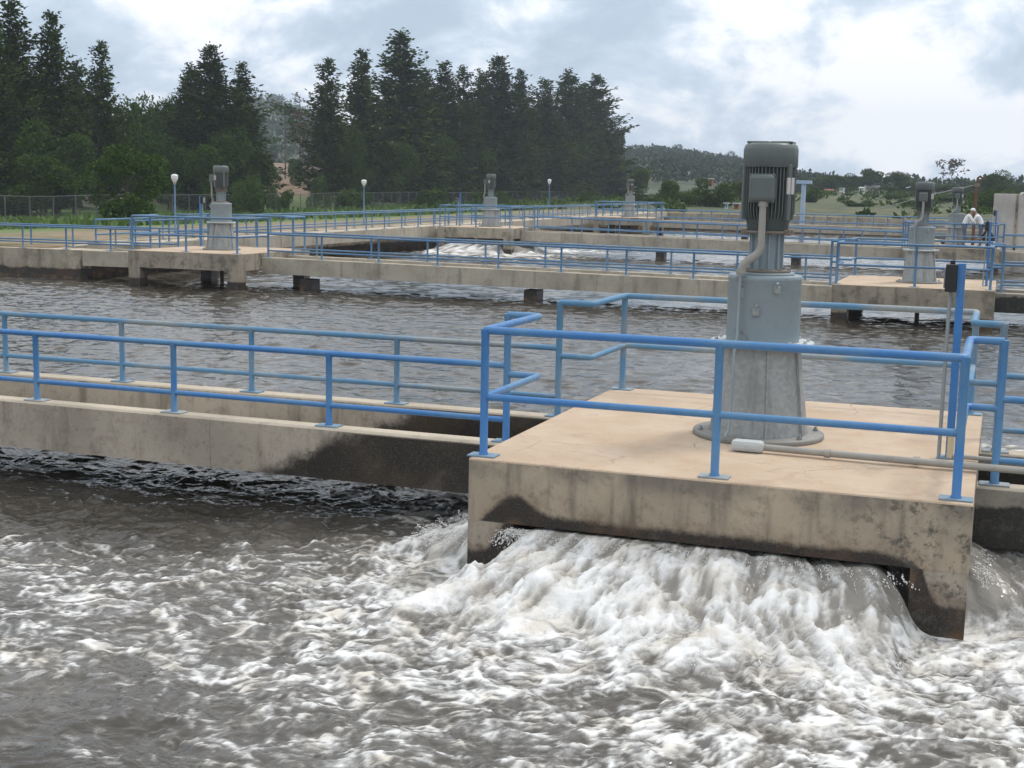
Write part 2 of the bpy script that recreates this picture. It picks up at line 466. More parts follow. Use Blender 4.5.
M['window'] = mat_plain('dark_window', (0.02, 0.022, 0.025), 0.2)
M['shed_blue'] = mat_plain('pale_blue_wall', (0.38, 0.52, 0.62), 0.8, 0.12)
M['timber'] = mat_plain('pale_timber', (0.58, 0.48, 0.30), 0.85)
M['dry'] = mat_foliage('dry_twigs', (0.06, 0.045, 0.035), (0.09, 0.07, 0.05), (0.12, 0.085, 0.05))

# ------------------------------------------------------------------ camera
CAMP = np.array([4.0108, -10.0565, 2.206])
F_PX, PITCH, ROLL, YAW = 1336.2, R(-8.3307), R(1.1477), R(-19.9009)
Fw = np.array([math.sin(YAW) * math.cos(PITCH), math.cos(YAW) * math.cos(PITCH), math.sin(PITCH)])
Rt = np.array([math.cos(YAW), -math.sin(YAW), 0.0]); Up = np.cross(Rt, Fw)
cR, sR = math.cos(ROLL), math.sin(ROLL)
R2 = cR * Rt + sR * Up; U2 = -sR * Rt + cR * Up
cam = bpy.data.cameras.new('camera')
cam.sensor_width = 36.0
cam.lens = F_PX / 1024 * 36.0
cam.clip_start, cam.clip_end = 0.1, 6000
co = bpy.data.objects.new('camera', cam)
COL.objects.link(co)
co.matrix_world = Matrix(((R2[0], U2[0], -Fw[0], CAMP[0]), (R2[1], U2[1], -Fw[1], CAMP[1]), (R2[2], U2[2], -Fw[2], CAMP[2]), (0, 0, 0, 1)))
sc.camera = co

def place(u, dist, v=None):
    """ground point seen in direction u at a horizontal distance; with v also the height there"""
    vv = 190 if v is None else v
    r = Fw + R2 * (u - 512) / F_PX + U2 * (384 - vv) / F_PX
    h = math.hypot(r[0], r[1])
    p = CAMP + r * (dist / h)
    return p

# ------------------------------------------------------------------ terrain
def terrain_h(x, y):
    x = np.asarray(x, float); y = np.asarray(y, float)
    dz = 0.0045 * np.clip(y - 5, 0, 100)
    h = -0.14 + dz * 0.8
    left = sst(-30, -62, x)
    h = h * (1 - left) + (-1.15 + 0.004 * np.clip(y - 60, 0, 300)) * left
    up = np.clip(-84 - x, 0, None)
    h = h + 9.0 * (1 - np.exp(-up * 0.15 / 9.0 * 1.25))
    fr = np.clip(y - 108, 0, 420) * sst(-85, -40, x)
    h = h + 0.0125 * fr
    h = h + 0.25 * fbm(x * 0.05, y * 0.05, 3) * sst(30, 90, np.hypot(x, y - 20))
    return h

def build_terrain():
    xs = np.unique(np.round(np.concatenate([np.linspace(-2600, -200, 22), np.linspace(-200, -60, 60), np.linspace(-60, -45.2, 18),
        [-45.0, -44.8], np.linspace(-44, -24.2, 26), [-26.4, -26.1], [-23.72, -23.5], np.linspace(-22, 40, 40), [40.2, 40.5], np.linspace(44, 200, 40), np.linspace(220, 2600, 24)]), 3))
    ys = np.unique(np.round(np.concatenate([np.linspace(-400, -14, 12), [-13.2, -13.0], np.linspace(-12, 26, 14), [26.5, 26.8], np.linspace(28, 103, 60), [104.2, 104.4],
        np.linspace(106, 300, 80), np.linspace(310, 700, 40), np.linspace(750, 2600, 24)]), 3))
    X, Y = np.meshgrid(xs, ys)
    Z = terrain_h(X, Y)
    inside = ((X > -44.9) & (X < 40.3) & (Y > -13.1) & (Y < 26.6)) | ((X > -26.2) & (X < 40.3) & (Y > 26) & (Y < 104.3))
    Z = np.where(inside, -3.0, Z)
    n, m = Z.shape
    V = np.stack([X, Y, Z], -1).reshape(-1, 3)
    idx = np.arange(n * m).reshape(n, m)
    Fq = np.stack([idx[:-1, :-1], idx[:-1, 1:], idx[1:, 1:], idx[1:, :-1]], -1).reshape(-1, 4)
    o = mesh_np('ground', V, Fq, M['ground'])
    prop(o, kind='structure')

def mesh_np(name, V, Fq, mat, smooth=True, attrs=None, parent=None, link=True):
    me = bpy.data.meshes.new(name)
    k = Fq.shape[1]
    me.vertices.add(len(V)); me.vertices.foreach_set('co', np.ascontiguousarray(V, np.float32).ravel())
    me.loops.add(Fq.size); me.loops.foreach_set('vertex_index', np.ascontiguousarray(Fq, np.int32).ravel())
    me.polygons.add(len(Fq)); me.polygons.foreach_set('loop_start', np.arange(0, Fq.size, k, dtype=np.int32))
    try: me.polygons.foreach_set('loop_total', np.full(len(Fq), k, np.int32))
    except Exception: pass
    me.polygons.foreach_set('use_smooth', np.full(len(Fq), smooth))
    for m in (mat if isinstance(mat, (list, tuple)) else [mat]): me.materials.append(m)
    for nm, arr in (attrs or {}).items():
        a = me.attributes.new(nm, 'FLOAT', 'POINT'); a.data.foreach_set('value', np.ascontiguousarray(arr, np.float32).ravel())
    me.update(); me.validate()
    if not link: return me
    o = bpy.data.objects.new(name, me); COL.objects.link(o)
    if parent is not None: o.parent = parent
    return o

build_terrain()

# ------------------------------------------------------------------ dimensions of the works
W, D, E_ = 3.95, 4.43, 0.126
YA, YB, XL, XR = 1.496, 3.05, -0.222, 4.09
ZT, ZM = 1.05, 0.496             # platform rails
ZC = -0.143                      # kerb top of the walkways
WT, WM = 0.576, 0.065            # walkway rails
ZB = -0.64
ROWS = {'1R': (0, 0, 0), '2R': (0, 25.0, -0.06), '2L': (-21.45, 25.0, 0.08), '3R': (0, 52.0, 0.0), '3L': (-22.6, 52.0, 0.25), '4L': (-22.8, 80.0, 0.36)}

# ------------------------------------------------------------------ water
WL = -1.03
def rect_dist(x, y, ox, oy):
    dx = np.maximum(np.maximum(ox - x, x - (ox + W)), 0); dy = np.maximum(np.maximum(oy - y, y - (oy + D)), 0)
    return np.hypot(dx, dy)

def water_fields(X, Y, fine):
    wx = fbm(X * 0.7, Y * 0.7, 3); wy = fbm(X * 0.7 + 40, Y * 0.7 - 13, 3)
    vx = fbm(X * 2.3 + 7, Y * 2.3, 3); vy = fbm(X * 2.3 - 21, Y * 2.3 + 3, 3)
    px, py = X + 0.38 * wx + 0.15 * vx, Y + 0.38 * wy + 0.15 * vy
    foam = np.zeros_like(X); sheet = np.zeros_like(X)
    calm = sst(4.0, 8.0, Y)
    chop = fbm(px * 1.3, py * 1.7, 5, 0.55)
    rip = ridged(px * 0.95 + 3, py * 1.4, 4)
    zn = 0.055 * chop + 0.050 * (rip - 0.5) + 0.016 * fbm(px * 4.2, py * 5.2, 3, 0.6)
    cx_ = X + 0.25 * vx; cy_ = Y + 0.25 * vy
    zc = 0.060 * fbm(cx_ * 1.15 + 2, cy_ * 1.9, 4, 0.50) + 0.040 * (ridged(cx_ * 0.8 - 5, cy_ * 1.3, 3) - 0.5)
    z = WL + zn * (1 - calm) + zc * calm
    for (ox, oy, st) in ((0, 0, 1.0), (-22.6, 52.0, 1.0)):
        if X.min() > ox + 18 or X.max() < ox - 18 or Y.min() > oy + 18 or Y.max() < oy - 18: continue
        s = rect_dist(X, Y, ox, oy)
        lx, ly = X - ox, Y - oy
        th = np.arctan2(ly - 2.2, lx - 2.0)
        per = th * 2.4
        turb = np.exp(-s / 3.0)
        per = per + 0.10 * wx + 0.05 * vx
        str1 = fbm(per * 2.6, s * 0.9 + 7, 4, 0.55)
        str2 = fbm(per * 8.0, s * 1.7 - 3, 5, 0.62)
        lump = fbm(px * 2.6, py * 2.6 + 9, 5, 0.58)
        lump2 = fbm(px * 6.5 + 3, py * 6.5, 4, 0.6)
        # bursts between the legs: front, left and right openings
        jit = 0.14 * str1
        latf = sst(0.28 - 0.55 * s, 0.62 - 0.45 * s, lx + jit) * sst(3.70 - 0.05 * s, 3.30 - 0.02 * s, lx + jit) * (ly < 0.75)
        latl = sst(0.1, 0.65, ly + jit) * sst(4.4, 3.7, ly) * (lx < 0.5)
        latr = sst(0.2, 0.7, ly + jit) * sst(4.4, 3.7, ly) * (lx > 3.4)
        rf = np.clip(1 - s / np.maximum(1.95 + 0.7 * str1, 0.6), 0, 1)
        rs_ = np.clip(1 - s / np.maximum(1.1 + 0.4 * str1, 0.4), 0, 1)
        mf = (0.50 - 0.07 * sst(2.4, 3.6, lx)) * (1 + 0.18 * str1) * rf ** 1.75 * latf
        ml = 0.40 * (1 + 0.5 * str1) * rs_ ** 1.5 * latl
        mr = 0.42 * (1 + 0.2 * str1) * rs_ ** 1.1 * latr
        mound = np.maximum(np.maximum(mf, ml), mr)
        body = sst(0.015, 0.20, mound)
        z = z + mound + body * (0.075 * str2 * np.clip(0.2 + s, 0, 0.8) + 0.075 * lump * np.clip(s, 0, 0.8) + 0.022 * lump2 * np.clip(s + 0.1, 0, 0.7)) + turb * 0.085 * lump * sst(0.0, 0.5, s)
        z = z + turb * 0.035 * lump2 * sst(0.1, 0.5, s)
        z = np.where(s < 0.45, np.minimum(z, -0.545 + 0.30 * s + (0.25 if oy > 1 else 0)), z)
        net = ridged(px * 1.9 + 11, py * 2.1 - 4, 5, 0.62)
        net2 = ridged(px * 4.6 + 1, py * 5.0, 5, 0.66)
        net3 = ridged(px * 11.0 + 6, py * 12.0, 3, 0.7)
        str3 = fbm(per * 17.0 + 0.5 * vx, s * 2.4 + 0.5 * vy, 5, 0.72)
        patch = fbm(X * 0.5 + 5, Y * 0.6, 3)
        dens = 1.0 * np.exp(-(s / 5.0) ** 1.5) + 0.20 * patch + 0.08
        side = sst(-2.1, 0.4, ly + 0.16 * (lx + 0.5)) * sst(0.4, -1.4, lx)
        dens = np.clip(dens - 0.40 * side * sst(0.3, 1.4, s), 0.02, 1.15)
        # lacy network: white along the zero lines of drifting noise, at three scales
        na = fbm(px * 1.25 + 11, py * 1.55 - 4, 4, 0.55); nb = fbm(px * 2.9 + 1, py * 3.4 + 6, 4, 0.58); nc = fbm(px * 7.0 - 8, py * 8.0, 3, 0.6)
        la = np.clip(1 - np.abs(na) / (0.04 + 0.15 * dens), 0, 1); lb = np.clip(1 - np.abs(nb) / (0.05 + 0.15 * dens), 0, 1); lc = np.clip(1 - np.abs(nc) / (0.07 + 0.15 * dens), 0, 1)
        gate = sst(-0.45, 0.55, patch * 0.8 + lump * 0.9 + (dens - 0.45) * 1.6)
        fo = (0.40 * la * (0.35 + 0.65 * lc) + 0.52 * lb * (0.25 + 0.75 * la) + 0.34 * lb * (0.4 + 0.6 * lc) + 0.30 * lc) * gate
        fo = fo + 0.34 * sst(0.66, 1.2, dens + 0.55 * lump + 0.35 * lump2)
        f3 = sst(0.30, 0.46, pn(px * 9.5 + 3, py * 11 - 8)) * sst(0.42, 0.66, net2) * sst(0.02, 0.2, dens)
        fo = np.clip(fo * 0.92 + 0.30 * f3, 0, 1) * (0.55 + 0.45 * sst(0.1, 0.6, dens))
        stv = 0.56 + 1.05 * str2 + 1.15 * str3 + 0.6 * str1 + 0.55 * lump + 0.45 * lump2
        stv = stv - 0.50 * sst(0.6, 0.0, s) * sst(2.7, 3.6, lx) - 0.22 * sst(0.22, 0.0, s) + 0.22 * sst(0.5, 1.1, s)
        stv = stv - 0.35 * (lx > 3.9)
        z = z + body * 0.028 * str3 * np.clip(0.3 + s, 0, 1)
        fo = fo * (1 - body) + body * np.clip(stv, 0, 1)
        foam = np.maximum(foam, fo * st)
        sheet = np.maximum(sheet, np.maximum(body, 0.17 * sst(0.2, 0.75, dens)))
        z = z + 0.012 * fo * (s > 0.3)
    drift = ridged(px * 0.6 - 20, py * 0.9 + 8, 4)
    foam = np.maximum(foam, 0.30 * sst(0.74, 0.9, drift) * calm)
    return z, np.clip(foam, 0, 1), sheet, calm

def grid(x0, x1, dx, y0, y1, dy, fine, zadd=0.0):
    xs = np.linspace(x0, x1, int(round((x1 - x0) / dx)) + 1); ys = np.linspace(y0, y1, int(round((y1 - y0) / dy)) + 1)
    X, Y = np.meshgrid(xs, ys)
    z, fo, sh, ca = water_fields(X, Y, fine)
    n, m = X.shape
    idx = np.arange(n * m).reshape(n, m)
    Fq = np.stack([idx[:-1, :-1], idx[:-1, 1:], idx[1:, 1:], idx[1:, :-1]], -1).reshape(-1, 4)
    return np.stack([X, Y, z + zadd], -1).reshape(-1, 3), Fq, fo.ravel(), sh.ravel(), ca.ravel()

parts = [grid(-9, 7.5, 0.021, -6.2, 5.02, 0.021, True),
         grid(-45, -9, 0.15, -13, 5.02, 0.15, False), grid(7.5, 40.3, 0.2, -13, 5.02, 0.2, False), grid(-9, 7.5, 0.15, -13, -6.2, 0.15, False),
         grid(-30, 16, 0.062, 5.0, 27, 0.062, False), grid(-45, -30, 0.2, 5.0, 27, 0.2, False), grid(16, 40.3, 0.25, 5.0, 27, 0.25, False),
         grid(-24, 16, 0.2, 27, 104.5, 0.2, False), grid(16, 40.3, 0.5, 27, 104.5, 0.5, False)]
off = 0; VV, FF, A1, A2, A3 = [], [], [], [], []
for v, f, a, b, c in parts:
    VV.append(v); FF.append(f + off); A1.append(a); A2.append(b); A3.append(c); off += len(v)
water = mesh_np('water', np.concatenate(VV), np.concatenate(FF), M['water'], True, {'foam': np.concatenate(A1), 'sheet': np.concatenate(A2), 'calm': np.concatenate(A3)})
prop(water, kind='structure')

def build_spray():
    V, Fc = [], []
    base = np.array([(1, 0, 0), (-1, 0, 0), (0, 1, 0), (0, -1, 0), (0, 0, 1), (0, 0, -1)], float)
    fc = [(0, 2, 4), (2, 1, 4), (1, 3, 4), (3, 0, 4), (2, 0, 5), (1, 2, 5), (3, 1, 5), (0, 3, 5)]
    def drop(p, vel, sz, L):
        a = vel.orthogonal().normalized(); b = vel.cross(a)
        k = len(V)
        for e_ in base:
            V.append(p + a * (e_[0] * sz) + b * (e_[1] * sz) + vel * (e_[2] * L))
        Fc.extend([tuple(k + j_ for j_ in f) for f in fc])
    for i in range(850):                      # jets breaking into drops along their fall
        q = random.random()
        if q < 0.34:   p0 = Vector((random.uniform(0.40, 3.5), -0.01, -0.57)); d = Vector((0.4 * (p0.x - 2), -1, 0)); up = random.uniform(0.0, 0.5); v = random.uniform(0.5, 2.2)
        elif q < 0.56: p0 = Vector((random.uniform(0.40, 0.75), -0.01, -0.58)); d = Vector((random.uniform(-1.2, -0.1), -1, 0)); up = random.uniform(0.1, 0.9); v = random.uniform(0.3, 1.4)
        elif q < 0.74: p0 = Vector((-0.08 - random.random() * 0.5, random.uniform(0.1, 1.2), -0.80)); d = Vector((-1, random.uniform(-0.9, 0.4), 0)); up = random.uniform(0.2, 1.3); v = random.uniform(0.2, 1.2)
        elif q < 0.84: p0 = Vector((random.uniform(3.0, 3.75), random.uniform(-1.0, -0.5), -0.98)); d = Vector((random.uniform(-0.5, 0.8), -1, 0)); up = random.uniform(0.4, 1.2); v = random.uniform(0.2, 0.9)
        elif q < 0.93: p0 = Vector((random.uniform(0.2, 3.2), random.uniform(-1.5, -0.5), -0.90)); d = Vector((random.uniform(-0.7, 0.5), -1, 0)); up = random.uniform(0.2, 1.1); v = random.uniform(0.2, 1.0)
        else:          p0 = Vector((3.98, random.uniform(0.3, 1.2), -0.62)); d = Vector((1, random.uniform(-0.8, 0), 0)); up = random.uniform(0.0, 0.5); v = random.uniform(0.4, 1.5)
        d.normalize()
        t0 = random.uniform(0.0, 0.12); n = random.randint(3, 9); dt = random.uniform(0.006, 0.016)
        sz0 = random.uniform(0.0025, 0.0065)
        for k in range(n):
            tt = t0 + dt * k + random.gauss(0, 0.003)
            p = p0 + d * (v * tt) + Vector((random.gauss(0, 0.008), random.gauss(0, 0.008), up * tt - 4.9 * tt * tt + random.gauss(0, 0.006)))
            if p.z < -1.0 or (p.y > -0.015 and 0 < p.x < W) or tt < 0: continue
            vel = (d * v + Vector((0, 0, up - 9.8 * tt)) + Vector((0, 0, 1e-4))).normalized()
            sz = sz0 * random.uniform(0.5, 1.2)
            drop(p, vel, sz, sz * random.uniform(1.0, 3.2))
    o = mesh_np('spray', np.array([tuple(v) for v in V]), np.array(Fc), M['spray'])
    prop(o, 'white droplets thrown up where water bursts from under the platform', 'spray', kind='stuff')
build_spray()

# ------------------------------------------------------------------ platforms
def make_platform(side, label):
    t = thing('aerator_platform', label, 'platform', group='concrete aerator platforms')
    # inverted tray: a solid slab whose underside is hollowed between the edge beams
    bm = bmesh.new()
    bmesh.ops.create_cube(bm, size=1.0)
    for v in bm.verts: v.co = Vector((W / 2 + v.co.x * W, D / 2 + v.co.y * D, -0.26 + v.co.z * 0.52))
    bmesh.ops.bevel(bm, geom=[e_ for e_ in bm.edges if max(v.co.z for v in e_.verts) > -0.1], offset=0.016, segments=2, profile=0.5, affect='EDGES')
    bot = [f for f in bm.faces if f.normal.z < -0.99]
    bot = [max(bot, key=lambda f: f.calc_area())]
    bmesh.ops.inset_region(bm, faces=bot, thickness=0.28)
    ext = bmesh.ops.extrude_face_region(bm, geom=bot)
    bmesh.ops.translate(bm, verts=[g for g in ext['geom'] if isinstance(g, bmesh.types.BMVert)], vec=(0, 0, 0.36))
    bmesh.ops.delete(bm, geom=bot, context='FACES_ONLY')
    bm.normal_update()
    bm.verts.index_update()
    mb = MB()
    V_, F_, N_ = [v.co.copy() for v in bm.verts], [[v.index for v in f.verts] for f in bm.faces], [f.normal.z for f in bm.faces]
    mb.add(V_, F_, 0)
    for q_, nz_ in enumerate(N_):
        if nz_ > 0.3: mb.m[q_] = 1
    bm.free()
    mb.build('deck', [M[side], M['deck_top']], t)
    for x0 in (0.003, W - 0.41):
        for y0 in (0.003, D - 0.41):
            lg = MB().box(x0, x0 + 0.407, y0, y0 + 0.40, -3.2, -0.519)
            lg.build('leg', M['leg'] if side == 'deck_side' else M[side], t)
    return t

plat = {}
plat['1R'] = make_platform('deck_side', 'pale orange concrete platform with white water bursting from beneath it')
p2 = make_platform('deck_side_far', 'x')
lab = {'2R': 'concrete platform over calm dark water, second in line behind the large nearest aerator',
       '2L': 'mossy concrete platform over calm water beside the left abutment wall',
       '3R': 'low concrete platform where two people in white shirts stand',
       '3L': 'concrete platform with white foam churning along its front, before the conifers',
       '4L': 'farthest small concrete platform, under the pale aerator at the end of the conifer row'}
for i, k in enumerate(lab):
    o = p2 if i == 0 else copy_tree(p2)
    o.location = ROWS[k]; o['label'] = lab[k]; plat[k] = o

# ------------------------------------------------------------------ railings
_post_cache = {}
def post_mesh(h, mat, r):
    k = (round(h, 3), mat.name, r)
    if k not in _post_cache:
        _post_cache[k] = (MB().tube([(0, 0, 0.012), (0, 0, 0.024), (0, 0, 0.034), (0, 0, h - 0.05), (0, 0, h - 0.042), (0, 0, h)], [r * 1.25, r * 1.2, r, r, r * 1.1, r * 1.12], 12).mesh('post', mat), MB().box(-0.12, 0.12, -0.075, 0.075, 0, 0.014, bev=0.004).mesh('base_plate', M['plate']))
    return _post_cache[k]

def rail_pts(path, rad=0.05):
    """softens corners a little"""
    P = [Vector(p) for p in path]
    out = [P[0]]
    for i in range(1, len(P) - 1):
        a = (P[i - 1] - P[i]); b = (P[i + 1] - P[i])
        ra = min(rad, a.length / 2); rb = min(rad, b.length / 2)
        out += [P[i] + a.normalized() * ra, P[i] + (a.normalized() * ra + b.normalized() * rb) * 0.18, P[i] + b.normalized() * rb]
    out.append(P[-1])
    return out

def railing(label, path, posts, mat, zt, zm, group, rr=0.033, rp=0.034, zs=None, loc=(0, 0, 0)):
    """path: (x,y) list; posts: (x,y,base z); zs: ground offset per path point"""
    t = thing('pipe_railing', label, 'railing', loc, 0, group)
    zs = zs or [0] * len(path)
    MB().tube(rail_pts([(p[0], p[1], zt + z) for p, z in zip(path, zs)]), rr, 12).build('top_rail', mat, t)
    MB().tube(rail_pts([(p[0], p[1], zm + z) for p, z in zip(path, zs)]), rr * 0.9, 12).build('mid_rail', mat, t)
    for (x, y, zb, ztop) in posts:
        a, b = post_mesh(ztop - zb + 0.01, mat, rp)
        po = inst('post', a, t, (x, y, zb))
        inst('base_plate', b, po)
    return t

e = E_
eL = 0.085
front_path = [(XL, YA), (eL, YA), (eL, e), (W - e, e), (W - e, YA), (XR, YA)]
back_path = [(XL, YB), (e, YB), (e, D - e), (W - e, D - e), (W - e, YB), (XR, YB)]
front_posts = [(XL, YA, ZC, ZT), (eL, e, 0, ZT), (W / 2 + 0.05, e, 0, ZT), (W - e, e, 0, ZT), (XR, YA, ZC, ZT)]
back_posts = [(XL, YB, ZC, ZT), (e, D - e, 0, ZT), (W / 2 + 0.05, D - e, 0, ZT), (W - e, D - e, 0, ZT), (XR, YB, ZC, ZT)]
GP = 'blue railings round the platforms'
railing('bright blue pipe railing along the front of the nearest platform, above the white water', front_path, front_posts, M['blue'], ZT, ZM, GP)
railing('blue pipe railing along the back of the nearest platform, behind the large aerator', back_path, back_posts, M['blue_old'], ZT, ZM, GP)
fr = railing('x', front_path, front_posts, M['blue_far'], ZT, ZM, GP)
bk = railing('x', back_path, back_posts, M['blue_far'], ZT, ZM, GP)
lf = {'2R': 'weathered blue railing along the front of the second platform, behind the nearest aerator', '2L': 'weathered blue railing along the front of the mossy platform by the left abutment',
      '3R': 'weathered blue railing in front of the people in white shirts', '3L': 'weathered blue railing along the front of the foaming platform before the conifers', '4L': 'weathered blue railing along the front of the farthest small platform'}
lb = {'2R': 'weathered blue railing along the back of the second platform behind the nearest aerator', '2L': 'weathered blue railing along the back of the mossy platform by the left abutment',
      '3R': 'weathered blue railing behind the people in white shirts', '3L': 'weathered blue railing along the back of the foaming platform before the conifers', '4L': 'weathered blue railing along the back of the farthest small platform'}
for i, k in enumerate(lf):
    a = fr if i == 0 else copy_tree(fr); b = bk if i == 0 else copy_tree(bk)
    a.location = b.location = ROWS[k]
    a['label'] = lf[k]; b['label'] = lb[k]

# ------------------------------------------------------------------ walkways
def wpost(xs, y, z0, z1, x0, x1):
    out = []
    for x in xs:
        z = z0 + (z1 - z0) * (x - x0) / (x1 - x0)
        out.append((x, y, ZC + z, WT + z))
    return out

def sloped_box(mb, x0, x1, y0, y1, za, zb, d0, d1, mi=0, top=None, nseg=1):
    V = [(x0, y0, za + d0), (x1, y0, za + d1), (x1, y1, za + d1), (x0, y1, za + d0), (x0, y0, zb + d0), (x1, y0, zb + d1), (x1, y1, zb + d1), (x0, y1, zb + d0)]
    Fc = [(0, 3, 2, 1), (4, 5, 6, 7), (0, 1, 5, 4), (1, 2, 6, 5), (2, 3, 7, 6), (3, 0, 4, 7)]
    n = len(mb.v)
    mb.add(V, Fc, mi)
    if top is not None: mb.m[-5] = top
    # worn chamfer: a narrow lip along both top edges
    return mb

def walkway(label, y, x0, x1, mat, d0=0.0, d1=0.0, piers=()):
    t = thing('concrete_walkway', label, 'walkway', (0, 0, 0), 0, 'concrete walkways over the water')
    for ya in (YA - 0.15, YB - 0.11):
        mb = MB()
        c = 0.012
        pf = [(0, ZB), (0, ZC - c), (c, ZC), (0.26 - c, ZC), (0.26, ZC - c), (0.26, ZB)]
        N = max(2, int((x1 - x0) / 3.0))
        for i in range(N):
            a, b = x0 + (x1 - x0) * i / N, x0 + (x1 - x0) * (i + 1) / N - 0.004
            za, zb = d0 + (d1 - d0) * i / N, d0 + (d1 - d0) * (i + 1) / N
            V = [(a, y + ya + p, q + za) for p, q in pf] + [(b, y + ya + p, q + zb) for p, q in pf]
            Fc = [(j, (j + 1) % 6, (j + 1) % 6 + 6, j + 6)[::-1] for j in range(6)] + [tuple(range(6)), tuple(reversed(range(6, 12)))]
            n = len(mb.f)
            mb.add(V, Fc)
            for j in (1, 2, 3): mb.m[n + j] = 1
        mb.build('side_beam', [mat, M['curb_top']], t)
    mb = MB()
    sloped_box(mb, x0, x1, y + YA + 0.112, y + YB - 0.112, -0.58, -0.44, d0, d1)
    mb.build('floor_slab', mat, t)
    for px in piers:
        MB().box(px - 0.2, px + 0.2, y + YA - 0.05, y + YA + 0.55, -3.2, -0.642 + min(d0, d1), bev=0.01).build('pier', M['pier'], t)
    return t

GW = 'blue railings along the walkways'
def walk_rails(lab_near, lab_far, y, x0, x1, near, far, mats, d0=0.0, d1=0.0, rr=0.03, jog0=None, jog1=None):
    railing(lab_near, [(x0, y + YA), (x1, y + YA)], wpost(near, y + YA, d0, d1, x0, x1), mats[0], WT, WM, GW, rr, 0.031, [d0, d1])
    railing(lab_far, [(x0, y + YB), (x1, y + YB)], wpost(far, y + YB, d0, d1, x0, x1), mats[1], WT, WM, GW, rr, 0.031, [d0, d1])

# row 1
walkway('concrete walkway running left from the nearest platform, its end stained dark wet', 0, -30, -0.004, M['walk_left'], piers=(-9.2, -15.7, -22.2))
walkway('dark stained concrete walkway running right from the nearest platform', 0, W + 0.004, 30, M['walk_right'], piers=(11,))
walk_rails('bright blue railing on the near side of the left walkway, over the dark churning water', 'faded blue railing on the far side of the left walkway, by the calm grey water',
           0, -30, XL, [-2.076, -3.856, -5.575] + [-7.33 - 1.75 * i for i in range(13)], [-2.068, -3.876, -5.622, -7.316] + [-9.06 - 1.75 * i for i in range(12)], (M['blue'], M['blue_old']))
walk_rails('blue railing on the near side of the walkway right of the nearest platform', 'blue railing on the far side of the walkway right of the nearest platform',
           0, XR, 30, [XR + 1.8 * (i + 1) for i in range(13)], [XR + 1.8 * (i + 1) for i in range(13)], (M['blue'], M['blue_old']))
# row 2
xl2 = ROWS['2L'][0]
walkway('long concrete walkway crossing behind the calm basin, between two platforms', 25, xl2 + W + 0.004, -0.004, M['walk_far'], 0.08, -0.06, piers=(-8.7, -16.05, -2.4))
walkway('short concrete walkway from the mossy platform to the left abutment', 25, -24.2, xl2 - 0.004, M['walk_far'], 0.06, 0.08)
walkway('dark concrete walkway running right from the second platform', 25, W + 0.004, 30, M['walk_right'], -0.06, -0.06, piers=(12,))
walk_rails('blue railing on the near side of the long walkway behind the calm basin', 'blue railing on the far side of the long walkway behind the calm basin', 25, xl2 + XR, XL,
           [-2.02 - 1.925 * i for i in range(8)], [-1.1 - 1.925 * i for i in range(9)], (M['blue_far'], M['blue_far']), 0.08, -0.06)
walk_rails('blue railing along the front edge of the left abutment', 'blue railing along the back of the left abutment path', 25, -36, xl2 + XL,
           [-23.2 - 1.75 * i for i in range(7)], [-22.4 - 1.75 * i for i in range(8)], (M['blue_far'], M['blue_far']), 0.04, 0.08)
walk_rails('blue railing on the near side of the walkway right of the second platform', 'blue railing on the far side of the walkway right of the second platform', 25, XR, 30,
           [XR + 1.9 * (i + 1) for i in range(13)], [XR + 1.9 * (i + 1) for i in range(13)], (M['blue_far'], M['blue_far']), -0.06, -0.06)
# row 3
xl3 = ROWS['3L'][0]
walkway('long pale concrete walkway in the third row, right of the foaming platform', 52, xl3 + W + 0.004, -0.004, M['walk_far'], 0.25, 0.0, piers=(-5.0, -11.5))
walkway('short concrete walkway from the foaming platform to the left bank', 52, -23.3, xl3 - 0.004, M['walk_far'], 0.25, 0.25)
walkway('far concrete walkway running right from the platform with the people', 52, W + 0.004, 30, M['walk_far'], 0, 0)
walk_rails('blue railing on the near side of the third row walkway', 'blue railing on the far side of the third row walkway', 52, xl3 + XR, XL,
           [-2.02 - 1.925 * i for i in range(8)], [-1.1 - 1.925 * i for i in range(9)], (M['blue_far'], M['blue_far']), 0.25, 0.0)
walk_rails('near blue railing of the walkway right of the people in white shirts', 'far blue railing of the walkway right of the people in white shirts', 52, XR, 30,
           [XR + 1.9 * (i + 1) for i in range(13)], [XR + 1.9 * (i + 1) for i in range(13)], (M['blue_far'], M['blue_far']))
# row 4
xl4 = ROWS['4L'][0]
walkway('farthest concrete walkway, in line with the farthest small platform', 80, xl4 + W + 0.004, 30, M['walk_far'], 0.36, 0.1, piers=(-12.5, -6.0, 0.5, 7))
walk_rails('near blue railing of the farthest walkway', 'far blue railing of the farthest walkway', 80, xl4 + XR, 30,
           [xl4 + XR + 1.95 * (i + 1) for i in range(24)], [xl4 + XR + 0.9 + 1.95 * (i + 1) for i in range(24)], (M['blue_far'], M['blue_far']), 0.36, 0.1)

